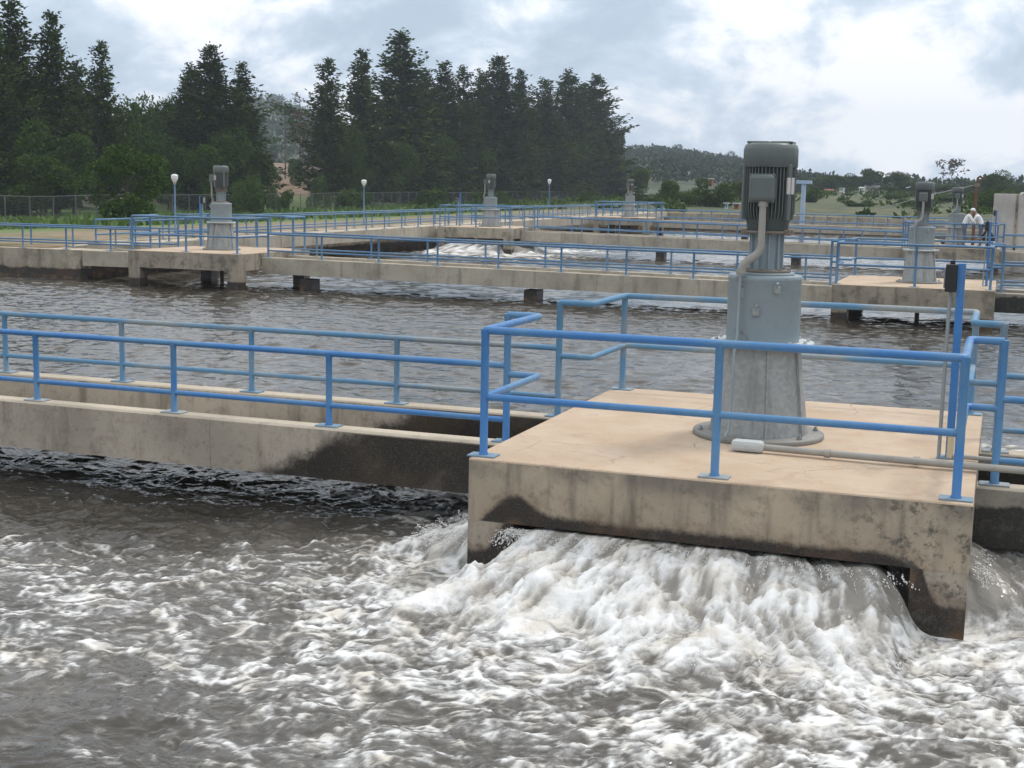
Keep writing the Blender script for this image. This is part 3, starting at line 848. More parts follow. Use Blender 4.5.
# banks and basin walls
def bank_z(y): return 0.0045 * (y - 5) + 0.0
def basin_wall(label, pts, half, zt):
    mb = MB()
    for (a, b, za, zb_) in pts:
        A, B = Vector(a), Vector(b)
        n = Vector((-(B - A).y, (B - A).x)).normalized() * half
        V = []
        for P, z in ((A, za), (B, zb_)):
            for s_, zz in ((-1, -3.2), (1, -3.2), (1, z), (-1, z)):
                V.append((P.x + n.x * s_, P.y + n.y * s_, zz))
        k = len(mb.f)
        mb.add(V, [(0, 1, 2, 3), (7, 6, 5, 4), (3, 2, 6, 7), (0, 3, 7, 4), (1, 5, 6, 2), (0, 4, 5, 1)])
        mb.m[k + 2] = 1
    o = mb.build('basin_wall', [M['abutment'], M['curb_top']])
    prop(o, label, 'wall', 'walls of the basins')
    return o
basin_wall('low concrete basin wall along the grassy left bank', [((-26.15, 28.3), (-26.15, 104.2), -0.05, 0.36)], 0.22, 0)
basin_wall('concrete abutment wall standing in the water at the left edge', [((-45, 26.55), (-24.3, 26.55), ZC + 0.03, ZC + 0.06)], 0.20, 0)
basin_wall('far concrete wall closing the last basin', [((-23.75, 104.2), (40.4, 104.2), 0.40, 0.3)], 0.25, 0)
basin_wall('concrete wall closing the near basin on the camera bank', [((-45, -13.2), (40.4, -13.2), -0.1, -0.1)], 0.25, 0)
pa = MB(); pa.box(-45, -24.2, 26.76, 28.25, -0.7, ZC + 0.02, mi=0)
prop(pa.build('path', M['curb_top']), kind='structure')
# bank railings along Y
def bank_rail(label, x, y0, y1, step):
    t = thing('pipe_railing', label, 'railing', (0, 0, 0), 0, 'blue railings along the left bank')
    P = [(x, y0, bank_z(y0)), (x, y1, bank_z(y1))]
    for nm, z in (('top_rail', 0.76), ('mid_rail', 0.26)):
        MB().tube([(p[0], p[1], p[2] + z) for p in P], 0.03, 8).build(nm, M['blue_far'], t)
    a, b = post_mesh(0.78, M['blue_far'], 0.031)
    y = y0 + 0.05
    while y < y1:
        po = inst('post', a, t, (x, y, bank_z(y)), PI / 2); inst('base_plate', b, po); y += step
    return t
bank_rail('long blue railing receding along the basin edge of the left bank', -23.5, 28.2, 104, 1.95)
bank_rail('long blue railing receding along the soil side of the left bank', -25.1, 28.2, 104, 1.95)
t = thing('concrete_walkway', 'concrete walkway receding along the left bank between two blue railings', 'walkway', (0, 0, 0), 0, 'concrete walkways over the water')
for nm, xa, xb, za, zb in (('side_beam', -23.72, -23.30, -0.5, 0.0), ('side_beam', -25.45, -25.05, -0.5, 0.0), ('floor_slab', -25.046, -23.724, -0.25, -0.05)):
    V = [(x, y, z + bank_z(y)) for y in (28.25, 104.0) for z in (za, zb) for x in (xa, xb)]
    q = MB().add(V, [(0, 1, 3, 2), (5, 4, 6, 7), (2, 3, 7, 6), (1, 0, 4, 5), (0, 2, 6, 4), (3, 1, 5, 7)])
    q.m[2] = 1
    q.build(nm, [M['walk_far'], M['curb_top']], t)

# ------------------------------------------------------------------ aerators
def make_aerator(label):
    t = thing('surface_aerator', label, 'aerator', (0, 0, 0), 0, 'motor driven aerators')
    # foot ring and cone
    MB().lathe([(0.0, 0.0), (0.59, 0.0), (0.595, 0.006), (0.595, 0.036), (0.585, 0.044), (0.44, 0.046)], 48).build('foot_ring', M['foot'], t)
    bm = MB()
    for k in range(6):
        a = 2 * PI * (k + 0.37) / 6
        c = (0.535 * math.cos(a), 0.535 * math.sin(a))
        bm.lathe([(0.0, 0.085), (0.014, 0.085), (0.014, 0.066), (0.024, 0.066), (0.024, 0.046)], 6, c, smooth=False)
    bm.build('anchor_bolt', M['rusty'] if False else M['galv'], t)['kind'] = 'stuff'
    mb = MB()
    mb.lathe([(0.445, 0.044), (0.352, 0.80), (0.348, 0.85)], 48)
    for a in (R(-22), R(68), R(158), R(248 + 40)):
        rot = Matrix.Rotation(a, 3, 'Z')
        V = [rot @ Vector(p) for p in ((0.44, -0.007, 0.045), (0.468, -0.007, 0.045), (0.372, -0.007, 0.84), (0.35, -0.007, 0.84), (0.44, 0.007, 0.045), (0.468, 0.007, 0.045), (0.372, 0.007, 0.84), (0.35, 0.007, 0.84))]
        mb.add(V, [(0, 1, 2, 3), (7, 6, 5, 4), (1, 5, 6, 2)])
    mb.build('base_cone', M['galv'], t)
    fl = MB().lathe([(0.34, 0.842), (0.462, 0.842), (0.466, 0.848), (0.466, 0.872), (0.46, 0.878), (0.33, 0.878)], 48)
    for k in range(12):
        a = 2 * PI * (k + 0.5) / 12
        fl.lathe([(0.0, 0.902), (0.016, 0.902), (0.016, 0.878)], 6, (0.415 * math.cos(a), 0.415 * math.sin(a)), smooth=False)
    fl.build('flange', M['flange'], t)
    dr = MB().lathe([(0.328, 0.878), (0.328, 1.43), (0.331, 1.435), (0.331, 1.47), (0.32, 1.478), (0.0, 1.478)], 48)
    dr.box(-0.022, 0.022, -0.012, 0.012, -0.05, 0.05, bev=0.008, rot=Matrix.Rotation(R(100 - 180 + 90), 3, 'Z'), org=(0.328 * math.cos(R(-118)), 0.328 * math.sin(R(-118)), 1.32))
    dr.lathe([(0.0, 1.475), (0.26, 1.475), (0.26, 1.50), (0.2, 1.502)], 36)
    dr.build('gear_drum', M['drum'], t)
    rc = MB()
    rc.lathe([(0.175, 1.50), (0.225, 1.50), (0.225, 1.525), (0.17, 1.53)], 32)
    for k in range(8):
        a = 2 * PI * k / 8
        rc.lathe([(0.0, 1.535), (0.02, 1.535), (0.02, 1.50)], 6, (0.205 * math.cos(a), 0.205 * math.sin(a)), smooth=False)
    rc.build('coupling_ring', M['rusty'], t)
    rc = MB().lathe([(0.14, 1.845), (0.205, 1.85), (0.205, 1.872), (0.14, 1.877)], 32)
    for (dx, dy) in ((0.19, -0.08), (-0.19, -0.08), (0.19, 0.08), (-0.19, 0.08)):
        rc.box(dx - 0.03, dx + 0.03, dy - 0.03, dy + 0.03, 1.845, 1.885, bev=0.006)
    rc.build('motor_flange', M['rusty'], t)
    nk = MB().lathe([(0.138, 1.50), (0.130, 1.56), (0.130, 1.83), (0.145, 1.85)], 32)
    for k in range(10):
        a = 2 * PI * k / 10
        rot = Matrix.Rotation(a, 3, 'Z')
        nk.box(0.12, 0.155, -0.008, 0.008, 1.525, 1.85, bev=0.003, rot=rot)
    nk.build('neck', M['drum'], t)
    # motor body with cooling fins
    mo = MB().lathe([(0.18, 1.875), (0.19, 1.95), (0.205, 2.02), (0.205, 2.46)], 40)
    mo.lathe([(0.0, 1.875), (0.185, 1.875)], 40)
    mo.build('motor_body', M['motor_dark'], t)
    fi = MB()
    for k in range(44):
        a = 2 * PI * k / 44
        rot = Matrix.Rotation(a, 3, 'Z')
        fi.add([rot @ Vector(p) for p in ((0.19, -0.004, 1.96), (0.214, -0.004, 1.99), (0.232, -0.004, 2.04), (0.232, -0.004, 2.46), (0.19, -0.004, 2.46), (0.19, 0.004, 1.96), (0.214, 0.004, 1.99), (0.232, 0.004, 2.04), (0.232, 0.004, 2.46), (0.19, 0.004, 2.46))],
               [(0, 1, 2, 3, 4), (9, 8, 7, 6, 5), (0, 5, 6, 1), (1, 6, 7, 2), (2, 7, 8, 3), (3, 8, 9, 4)])
    for a in (R(-35), R(145), R(-152), R(40)):
        rot = Matrix.Rotation(a, 3, 'Z')
        fi.box(0.20, 0.25, -0.022, 0.022, 1.97, 2.46, bev=0.006, rot=rot)
    fi.build('cooling_fins', M['motor'], t)
    cp = MB().lathe([(0.238, 2.435), (0.242, 2.44), (0.242, 2.59), (0.232, 2.628), (0.205, 2.648), (0.0, 2.650)], 40)
    cp.box(-0.20, -0.008, -0.11, 0.11, 2.648, 2.664, bev=0.004)
    cp.box(0.008, 0.20, -0.11, 0.11, 2.648, 2.664, bev=0.004)
    cp.build('fan_cover', M['motor'], t)
    tb = MB()
    tb.box(-0.118, 0.092, -0.36, -0.18, 2.135, 2.365, bev=0.03)
    tb.box(-0.125, 0.099, -0.32, -0.302, 2.125, 2.375, bev=0.006)
    x = tb.build('terminal_box', M['motor'], t)
    MB().box(-0.045, 0.045, -0.25, -0.233, 2.2, 2.345, bev=0.003, rot=Matrix.Rotation(R(58), 3, 'Z')).build('name_plate', M['plate_label'], t)
    # conduit from the box down the drum to the deck
    pts = [(0, -0.30, 2.14), (0, -0.30, 1.75), (-0.012, -0.30, 1.70), (-0.05, -0.305, 1.655), (-0.11, -0.315, 1.615), (-0.15, -0.32, 1.57), (-0.165, -0.322, 1.52), (-0.165, -0.322, 1.485)]
    cd = MB().tube(pts, [0.031] * 3 + [0.036] * 5, 14)
    cd.tube([(0, -0.30, 2.135), (0, -0.30, 2.09)], 0.042, 12)
    cd.tube([(-0.165, -0.322, 1.53), (-0.165, -0.322, 1.50)], 0.045, 14)
    cd.build('conduit', M['pipe'], t)
    cd = MB().tube([(-0.165, -0.345, 1.485), (-0.165, -0.347, 0.93), (-0.167, -0.44, 0.87), (-0.17, -0.46, 0.5), (-0.175, -0.53, 0.12), (-0.18, -0.66, 0.07)], 0.013, 10)
    cd.build('cable_pipe', M['drum'], t)
    for a_, z_ in ((R(-92), 1.16), (R(-62), 1.36)):
        c_ = (0.334 * math.cos(a_), 0.334 * math.sin(a_), z_)
        lg_ = MB().box(-0.03, 0.03, -0.028, 0.02, -0.035, 0.035, bev=0.014, rot=Matrix.Rotation(a_ + PI / 2, 3, 'Z'), org=c_)
        lg_.tube([(c_[0], c_[1] - 0.03, z_ + 0.03), (c_[0] + 0.012, c_[1] - 0.045, z_ + 0.065)], 0.012, 8)
        lg_.build('lifting_lug', M['steel_grey'], t)
    MB().lathe([(0.0, -2.6), (0.06, -2.6), (0.06, -0.17)], 16).build('shaft', M['rusty'], t)
    return t

aer = make_aerator('large grey aerator with dark finned motor, standing on the nearest platform')
AX, AY = W / 2 + 0.045, 2.13
aer.location = (AX, AY, 0.001)
la = {'2R': ('dark motor aerator on the second platform behind the large nearest one', 0), '2L': ('grey aerator with cable pipe looping out, beside the broad dark bush', R(-75)),
      '3R': ('aerator just beside the two people in white shirts', 0), '3L': ('pale grey aerator on the foaming platform before the conifers', R(-60)), '4L': ('small faint aerator on the farthest platform at the end of the conifer row', R(-20))}
for k, (l, rz) in la.items():
    o = copy_tree(aer)
    o['label'] = l
    o.location = (ROWS[k][0] + AX, ROWS[k][1] + AY, ROWS[k][2] + 0.001)
    o.rotation_euler = (0, 0, rz)

# floor conduit on the near platform
t = thing('floor_conduit', 'grey conduit with rounded end fitting lying across the nearest platform towards the right', 'pipe', (1.95, 1.27, 0), 0)
MB().box(-0.01, 0.27, -0.06, 0.06, 0.004, 0.105, bev=0.035).build('end_fitting', M['flange'], t)
pp = MB().tube([(0.25, 0.01, 0.05), (1.27, -0.04, 0.05), (2.4, -0.06, 0.05), (12, -0.1, 0.05)], 0.030, 12)
for x in (0.78, 1.5): pp.tube([(x, -0.02, 0.05), (x + 0.05, -0.022, 0.05)], 0.037, 12)
pp.build('pipe', M['pipe'], t)
for x in (2.62, 5, 8): MB().box(x - 0.03, x + 0.03, -0.12, 0.0, -0.19, 0.02, bev=0.005).build('bracket', M['rusty'], t)
t = thing('floor_conduit', 'thin grey conduit running right from the foot of the switch post', 'pipe', (3.72, 1.72, 0), 0)
MB().tube([(0.0, 0, 0.03), (0.35, -0.03, 0.03), (8, -0.1, 0.03)], 0.02, 10).build('pipe', M['pipe'], t)
MB().tube([(0, 0, 0.005), (0, 0, 0.20)], 0.028, 10).build('sleeve', M['timber'], t)

# switch posts
def make_switch(label):
    t = thing('switch_post', label, 'post', (0, 0, 0), 0, 'blue switch posts beside the aerators')
    MB().box(-0.032, 0.032, -0.032, 0.032, 0.012, 1.66, bev=0.004).build('post', M['blue'], t)
    MB().box(-0.1, 0.1, -0.07, 0.07, 0, 0.014, bev=0.004).build('base_plate', M['plate'], t)
    b = MB().box(-0.125, -0.034, -0.08, 0.08, 1.42, 1.65, bev=0.008).build('switch_box', M['black'], t)
    MB().box(-0.138, -0.126, -0.05, 0.05, 1.45, 1.62, bev=0.004).build('cover', M['steel_grey'], b)
    MB().tube([(-0.075, 0, 1.64), (-0.075, 0, 1.68)], 0.022, 10).build('push_button', M['black'], b)
    MB().tube([(-0.08, 0, 1.43), (-0.085, -0.02, 0.02)], 0.016, 8).build('conduit', M['steel_grey'], t)
    return t
sw = make_switch('blue switch post with black box by the nearest aerator')
sw.location = (3.715, 1.76, 0)
for k, l in (('2R', 'blue switch post with black box on the second platform'), ('3R', 'distant blue switch post with black box in front of the concrete wall'), ('3L', 'blue switch post on the foaming platform before the conifers')):
    o = copy_tree(sw); o['label'] = l
    o.location = (ROWS[k][0] + (3.715 if k[1] == 'R' else 0.5), ROWS[k][1] + 1.74, ROWS[k][2])
o = copy_tree(sw); o['label'] = 'blue switch post with grey box near the left lamp and bush'
o.location = (-22.3, 28.02, ZC + 0.02 + 0.001); o.rotation_euler = (0, 0, PI)
o.location = (ROWS['2L'][0] + 0.3, ROWS['2L'][1] + 3.6, 0.08)

# lamps on the left bank
def make_lamp():
    t = thing('lamp_post', 'x', 'lamp post', (0, 0, 0), 0, 'lamp posts along the left bank')
    MB().tube([(0, 0, 0), (0, 0, 0.25), (0, 0, 0.26), (0, 0, 2.45)], [0.09, 0.09, 0.055, 0.05], 12).build('pole', M['blue_far'], t)
    MB().lathe([(0.05, 2.42), (0.09, 2.45), (0.10, 2.52), (0.06, 2.54)], 16).build('collar', M['steel_grey'], t)
    MB().lathe([(0.08, 2.54), (0.14, 2.60), (0.205, 2.72), (0.215, 2.80), (0.19, 2.86)], 20).build('lamp_shade', M['white_paint'], t)
    MB().lathe([(0.225, 2.855), (0.20, 2.90), (0.10, 2.94), (0, 2.95)], 20).build('cap', M['white_paint'], t)
    return t
lp = make_lamp()
for i, (u, d, top, l) in enumerate(((174.5, 60.5, 174, 'white headed lamp post behind the left aerator, beside the broad dark bush'), (364, 78, 179.5, 'white headed lamp post below the tallest conifer'), (549.5, 108, 179, 'white headed lamp post below the right end of the conifer row'))):
    o = lp if i == 0 else copy_tree(lp)
    p = place(u, d, top); z = float(terrain_h(p[0], p[1]))
    o.location = (p[0], p[1], z); o['label'] = l
    s = (p[2] - z) / 2.95; o.scale = (0.70, 0.70, s)

# ------------------------------------------------------------------ fence
def build_fence():
    t = thing('chain_link_fence', 'grey chain link fence along the foot of the trees', 'fence')
    pts = []
    y = 50.0
    while y < 260:
        x = -67.5 - 0.05 * (y - 60); pts.append((x, y)); y += 3.0
    pm = MB().tube([(0, 0, -0.2), (0, 0, 2.02)], 0.045, 6).mesh('post', M['fence'])
    for x, y in pts:
        inst('post', pm, t, (x, y, float(terrain_h(x, y))))
    P = [(x, y, float(terrain_h(x, y))) for x, y in pts]
    MB().tube([(x, y, z + 2.0) for x, y, z in P], 0.03, 6).build('top_rail', M['fence'], t)
    mb = MB()
    V = []
    for x, y, z in P: V += [(x + 0.03, y, z), (x + 0.03, y, z + 1.98)]
    mb.add(V, [(2 * i, 2 * i + 2, 2 * i + 3, 2 * i + 1) for i in range(len(P) - 1)])
    mb.build('wire_mesh', M['mesh'], t)
build_fence()

# ------------------------------------------------------------------ trees
def quads_to_mesh(name, V, mat):
    V = np.asarray(V); n = len(V) // 4
    return mesh_np(name, V, np.arange(4 * n).reshape(n, 4), mat, smooth=False, link=False)

def sprays(P, Dv, L, Wd):
    """rhombic sprays at P along Dv"""
    n = len(P)
    rv = rng.normal(size=(n, 3))
    s = np.cross(Dv, rv); s /= np.linalg.norm(s, axis=1, keepdims=True) + 1e-9
    L = L[:, None]; Wd = Wd[:, None]
    a = P; b = P + Dv * L * 0.45 + s * Wd; c = P + Dv * L; d = P + Dv * L * 0.5 - s * Wd
    return np.stack([a, b, c, d], 1).reshape(-1, 3)

def conifer_mesh(seed, H=20.0, Rb=3.6, bare=0.06, open_=0.0, top=0.35, n_lv=64):
    r = np.random.default_rng(seed)
    P, Dv, L, Wd = [], [], [], []
    lean = r.uniform(0, 2 * PI)
    for lv in range(n_lv):
        f = bare + (1 - bare) * (lv / n_lv) ** 0.92
        z = f * H
        prof = (1 - f) ** 0.64 * (0.62 + 0.38 * min(1, (f - bare) / 0.16 + 0.25))
        nb = int(5 + 8 * (1 - f)) + r.integers(0, 2)
        for b in range(nb):
            if r.random() < open_: continue
            az = r.uniform(0, 2 * PI)
            z = (f + (1 - bare) / n_lv * r.uniform(-2.2, 2.2)) * H
            ln = Rb * prof * (r.uniform(0.45, 1.05) if r.random() < 0.75 else r.uniform(0.95, 1.4)) * (1 + 0.26 * math.sin(az * 2 + seed + f * 9) + 0.16 * math.sin(az * 3 - seed * 2 + f * 23)) + 0.2
            rise = r.uniform(-0.22, 0.30) + 0.45 * f
            k = max(3, int(ln / 0.22))
            for j in range(k):
                q = (j + r.random()) / k
                rad = q * ln
                zz = z + rise * rad - 0.30 * ln * q * (1 - q) * 1.6 + (0.22 * ln * max(0, q - 0.6) * f)
                p = (rad * math.cos(az), rad * math.sin(az), zz)
                for m in range(4):
                    az2 = az + r.normal(0, 0.7)
                    d = np.array([math.cos(az2), math.sin(az2), r.normal(-0.35 + 0.6 * f, 0.4)])
                    P.append(np.array(p) + r.normal(0, 0.17, 3)); Dv.append(d / np.linalg.norm(d))
                    L.append(r.uniform(0.28, 0.80) * (0.5 + 0.5 * (1 - f) ** 0.4)); Wd.append(r.uniform(0.07, 0.16))
    # leader
    for j in range(50):
        q = r.random()
        d = np.array([r.normal(0, 0.5), r.normal(0, 0.5), 1.0])
        P.append(np.array([r.normal(0, 0.08), r.normal(0, 0.08), H * (0.95 + 0.05 * q)])); Dv.append(d / np.linalg.norm(d)); L.append(r.uniform(.3, .7)); Wd.append(r.uniform(.04, .08))
    return quads_to_mesh('crown', sprays(np.array(P), np.array(Dv), np.array(L), np.array(Wd)), M['conifer'])

def broad_mesh(seed, H=8.0, Rb=4.0, base=0.12, mat=None, n=7000, lobes=17, leaf=0.32):
    r = np.random.default_rng(seed)
    C, S = [], []
    for i in range(lobes):
        a = r.uniform(0, 2 * PI); q = math.sqrt(r.random()); zf = r.uniform(base + 0.12, 0.86)
        rr = Rb * 0.72 * q * math.sqrt(max(0.05, 1 - abs(zf - 0.42) ** 2 * 2.4))
        C.append((rr * math.cos(a), rr * math.sin(a), zf * H)); S.append(r.uniform(0.22, 0.42) * Rb)
    C, S = np.array(C), np.array(S)
    k = r.integers(0, lobes, n)
    d = r.normal(size=(n, 3)); d /= np.linalg.norm(d, axis=1, keepdims=True)
    rad = S[k] * r.uniform(0.55, 1.08, n) ** 0.6 * (1 + 0.18 * np.sin(d[:, 0] * 9 + k) * np.sin(d[:, 2] * 8))
    P = C[k] + d * rad[:, None] * np.array([1, 1, 0.8])
    P[:, 2] = np.clip(P[:, 2], base * H * 0.4, None)
    Dv = d * 0.5 + r.normal(size=(n, 3)) * 0.7; Dv[:, 2] += 0.1
    Dv /= np.linalg.norm(Dv, axis=1, keepdims=True)
    return quads_to_mesh('crown', sprays(P, Dv, r.uniform(0.7, 1.6, n) * leaf, r.uniform(0.25, 0.5, n) * leaf), mat or M['broad'])

def trunk_mesh(H, r0, limbs=6, seed=0, up=0.9):
    r = random.Random(seed)
    mb = MB()
    N = 7
    pts = [(0.02 * H * 0.3 * math.sin(i * 1.3 + seed), 0.02 * H * 0.3 * math.cos(i * 1.7 + seed), H * up * i / N - (0.4 if i == 0 else 0)) for i in range(N + 1)]
    mb.tube(pts, [r0 * (1.25 if i == 0 else 1 - 0.85 * i / N) for i in range(N + 1)], 8)
    for k in range(limbs):
        i = r.randint(2, N - 1); p = Vector(pts[i]); a = r.uniform(0, 2 * PI); ln = H * r.uniform(0.12, 0.22)
        q = p + Vector((math.cos(a) * ln, math.sin(a) * ln, ln * 0.5))
        mb.tube([p, (p + q) / 2 + Vector((0, 0, 0.05 * ln)), q], [r0 * 0.32, r0 * 0.2, r0 * 0.06], 6)
    return mb.mesh('trunk', M['bark'])

con = [(conifer_mesh(1, 20, 3.7), 'x'), (conifer_mesh(2, 20, 3.3, open_=0.12), 'x'), (conifer_mesh(3, 20, 3.9, bare=0.1), 'x'), (conifer_mesh(4, 20, 3.2, open_=0.3, bare=0.12, n_lv=54), 'x'), (conifer_mesh(5, 20, 4.3, bare=0.04), 'x')]
ctr = [trunk_mesh(20, 0.34, 5, s) for s in range(3)]
brd = [broad_mesh(20 + s, 10, 4.6, 0.10) for s in range(3)]
btr = [trunk_mesh(10, 0.28, 8, s + 5, 0.75) for s in range(2)]
bsh = [broad_mesh(40 + s, 4, 3.2, 0.0, M['bush'], 5200, 15, 0.24) for s in range(3)]
bst = trunk_mesh(4, 0.12, 8, 9, 0.6)

def tree(kind, label, u, d, top, width, group, variant=0, base_off=0.0, name=None, cat=None):
    p = place(u, d, top); z = float(terrain_h(p[0], p[1])) + base_off
    H = p[2] - z
    wm = width / F_PX * d
    if kind == 'conifer': me, tr, h0, w0 = con[variant % len(con)][0], ctr[variant % 3], 20.3, 6.6
    elif kind == 'broad': me, tr, h0, w0 = brd[variant % 3], btr[variant % 2], 10.2, 9.4
    else: me, tr, h0, w0 = bsh[variant % 3], bst, 4.1, 6.6
    nm = {'conifer': 'conifer_tree', 'broad': 'broadleaf_tree', 'bush': 'bush'}[kind]
    t = thing(name or nm, label, cat or ('bush' if kind == 'bush' else 'tree'), (p[0], p[1], z), random.uniform(0, 6.28), group)
    sx = wm / w0
    t.scale = (sx, sx, H / h0)
    inst('crown', me, t); inst('trunk' if kind != 'bush' else 'stem', tr, t)
    return t

def dline(u, x=-80.0):
    """distance at which direction u meets the tree row"""
    p = place(u, 1.0); dx, dy = p[0] - CAMP[0], p[1] - CAMP[1]
    return (x - CAMP[0]) / dx
GC = 'conifers along the fence'
conifers = [(-14, 10, 62, 4, -80, 'tall dark conifer cut by the left picture edge'), (12, 0, 66, 0, -82, 'tall dark conifer at the left, its top reaching the picture top'), (50, 12, 56, 1, -80, 'tall conifer with ragged top, second of the left group'),
    (100, 40, 48, 3, -79, 'slim conifer with narrow spire, standing apart right of the left group'), (76, 62, 46, 2, -86, 'conifer half hidden between the left group and the slim spire'), (190, 66, 50, 2, -84, 'lower conifer on the left of the clump behind the left aerator'), (211, 46, 62, 4, -80, 'broad tall conifer in the clump behind the left aerator'),
    (242, 63, 50, 1, -79, 'narrow conifer at the edge of the hazy gap'), (327, 58, 56, 3, -80, 'thin open conifer right of the hazy gap'), (361, 50, 52, 1, -80, 'slender conifer just left of the tallest one in the middle'),
    (401, 32, 74, 0, -80, 'tallest conifer in the middle of the row'), (426, 72, 50, 2, -83, 'conifer close behind the right shoulder of the tallest one'), (445, 62, 54, 1, -80, 'conifer with a leaning forked top, right of the tallest'), (464, 66, 48, 3, -81, 'ragged conifer between the forked one and the peaked one'),
    (481, 72, 46, 2, -82, 'dark conifer left of the peaked one above the foaming platform'), (499, 57, 60, 4, -80, 'peaked conifer rising above the foaming platform'), (521, 70, 48, 1, -81, 'narrow conifer right of the peaked one'), (545, 80, 50, 0, -80, 'shorter conifer above the right lamp'),
    (568, 72, 52, 2, -80, 'rounded conifer, third from the right end of the row'), (584, 84, 48, 1, -82, 'conifer second from the right end of the row'), (597, 76, 58, 4, -79, 'dense blunt conifer at the right end of the row')]
for i, (u, top, w, v, x, l) in enumerate(conifers):
    tree('conifer', l, u, dline(u, x), top, w * 1.12, GC, v)
GB = 'broadleaf trees among the conifers'
for i, (u, top, w, x, l) in enumerate([(26, 112, 74, -77, 'dark broadleaf tree under the left conifers'), (72, 128, 66, -76, 'low dense broadleaf tree right of the far left conifers'), (128, 92, 62, -86, 'broadleaf tree behind the broad dark bush'), (152, 88, 50, -92, 'round topped broadleaf tree between two conifer groups'),
        (40, 150, 80, -74, 'low rounded bright green tree in front of the left conifers'), (100, 118, 60, -80, 'rounded tree under the slim spire'), (145, 118, 66, -75, 'rounded tree just behind the broad dark bush'), (200, 140, 60, -76, 'rounded low tree left of the left aerator motor'), (172, 90, 48, -90, 'broadleaf tree beside the clump behind the left aerator'), (168, 128, 60, -78, 'leafy tree in front of the clump behind the left aerator'), (228, 120, 76, -77, 'dense low tree under the clump behind the left aerator'), (258, 150, 38, -80, 'small tree at the edge of the hazy gap'),
        (352, 118, 44, -77, 'dark tree under the slender conifer'), (398, 138, 58, -76, 'round dark tree under the tallest conifer'), (440, 130, 50, -79, 'dark tree under the forked conifer'), (478, 132, 50, -79, 'dark tree beside the peaked conifer trunk'), (520, 134, 50, -79, 'dark tree above the foaming platform rail'),
        (560, 136, 50, -79, 'dark low tree above the right lamp'), (598, 132, 46, -78, 'low dense tree at the right end of the row'), (616, 122, 30, -80, 'thin edged tree at the very end of the row')]):
    tree('broad', l, u, dline(u, x), top, w, GB, i)
# the broad dark bush in front of the fence, and undergrowth
bsh_big = broad_mesh(77, 8, 4.2, 0.0, M['broad'], 7500, 16, 0.26)
bsh.append(bsh_big)
b_ = tree('bush', 'broad dark green bush in front of the fence', 126, 92, 138, 92, 'bushes at the foot of the trees', 0)
for c_ in b_.children:
    if c_.name.startswith('crown'): c_.data = bsh_big; c_.scale = (0.76, 0.76, 0.5)
for i, (u, top, w, d, l) in enumerate([(280, 186, 34, 150, 'low dark bush on the bare slope'), (318, 176, 30, 172, 'small bush under the thin open conifer'), (250, 178, 40, 125, 'bush at the fence beside the left aerator'), (590, 190, 34, 200, 'bright green bush at the right end of the fence'), (430, 189, 50, 170, 'low bush along the fence below the tallest conifer'),
        (350, 190, 44, 165, 'low bush along the fence by the middle lamp'), (490, 190, 50, 185, 'low bush along the fence behind the foaming platform aerator'), (296, 158, 30, 215, 'yellow green bush on the slope in the hazy gap'), (270, 165, 30, 215, 'dark bush on the slope in the hazy gap')]):
    tree('bush', l, u, d, top, w, 'bushes at the foot of the trees', i)
# bushes and trees on the right
GR = 'bushes beyond the far basin'
for i, (u, top, w, d, l) in enumerate([(715, 178, 56, 150, 'round green bush left of the large motor'), (668, 180, 40, 160, 'yellow green bush beside the farthest aerator'), (690, 192, 40, 150, 'low bush between two taller bushes left of the large motor'), (814, 187, 34, 190, 'dark bush right of the pale blue post'), (748, 182, 40, 170, 'bush half hidden behind the large motor'),
        (892, 194, 22, 230, 'small dark bush in the field left of the second motor'), (858, 200, 40, 170, 'low scrub in the green field'), (940, 196, 50, 200, 'scrub between the second and third motors'), (988, 190, 40, 150, 'green scrub behind the people')]):
    tree('bush', l, u, d, top, w, GR, i)
GF = 'round trees on the far skyline'
for i, (u, top, w, d, l) in enumerate([(915, 180, 34, 320, 'round tree just right of the second motor, on the skyline'), (946, 184, 34, 330, 'low skyline tree behind the third motor'), (968, 186, 30, 330, 'low skyline tree behind the brown mast'), (822, 181, 30, 330, 'small skyline tree right of the pale blue post'), (640, 166, 30, 240, 'dark tree at the foot of the wooded hill'), (834, 174, 34, 330, 'low round tree right of the large motor, on the skyline'), (852, 172, 26, 340, 'skyline tree between the low round one and the broad pair'), (872, 167, 34, 330, 'broad round tree left of the second motor'), (898, 170, 30, 330, 'round tree just left of the second motor'),
        (998, 168, 38, 260, 'large tree above the concrete wall'), (982, 178, 24, 290, 'small tree beside the brown mast'), (930, 186, 30, 330, 'low tree behind the second motor'), (1022, 182, 30, 280, 'tree at the right edge above the concrete wall'), (812, 178, 30, 360, 'faint tree beside the large motor')]):
    tree('broad', l, u, d, top, w, GF, i)

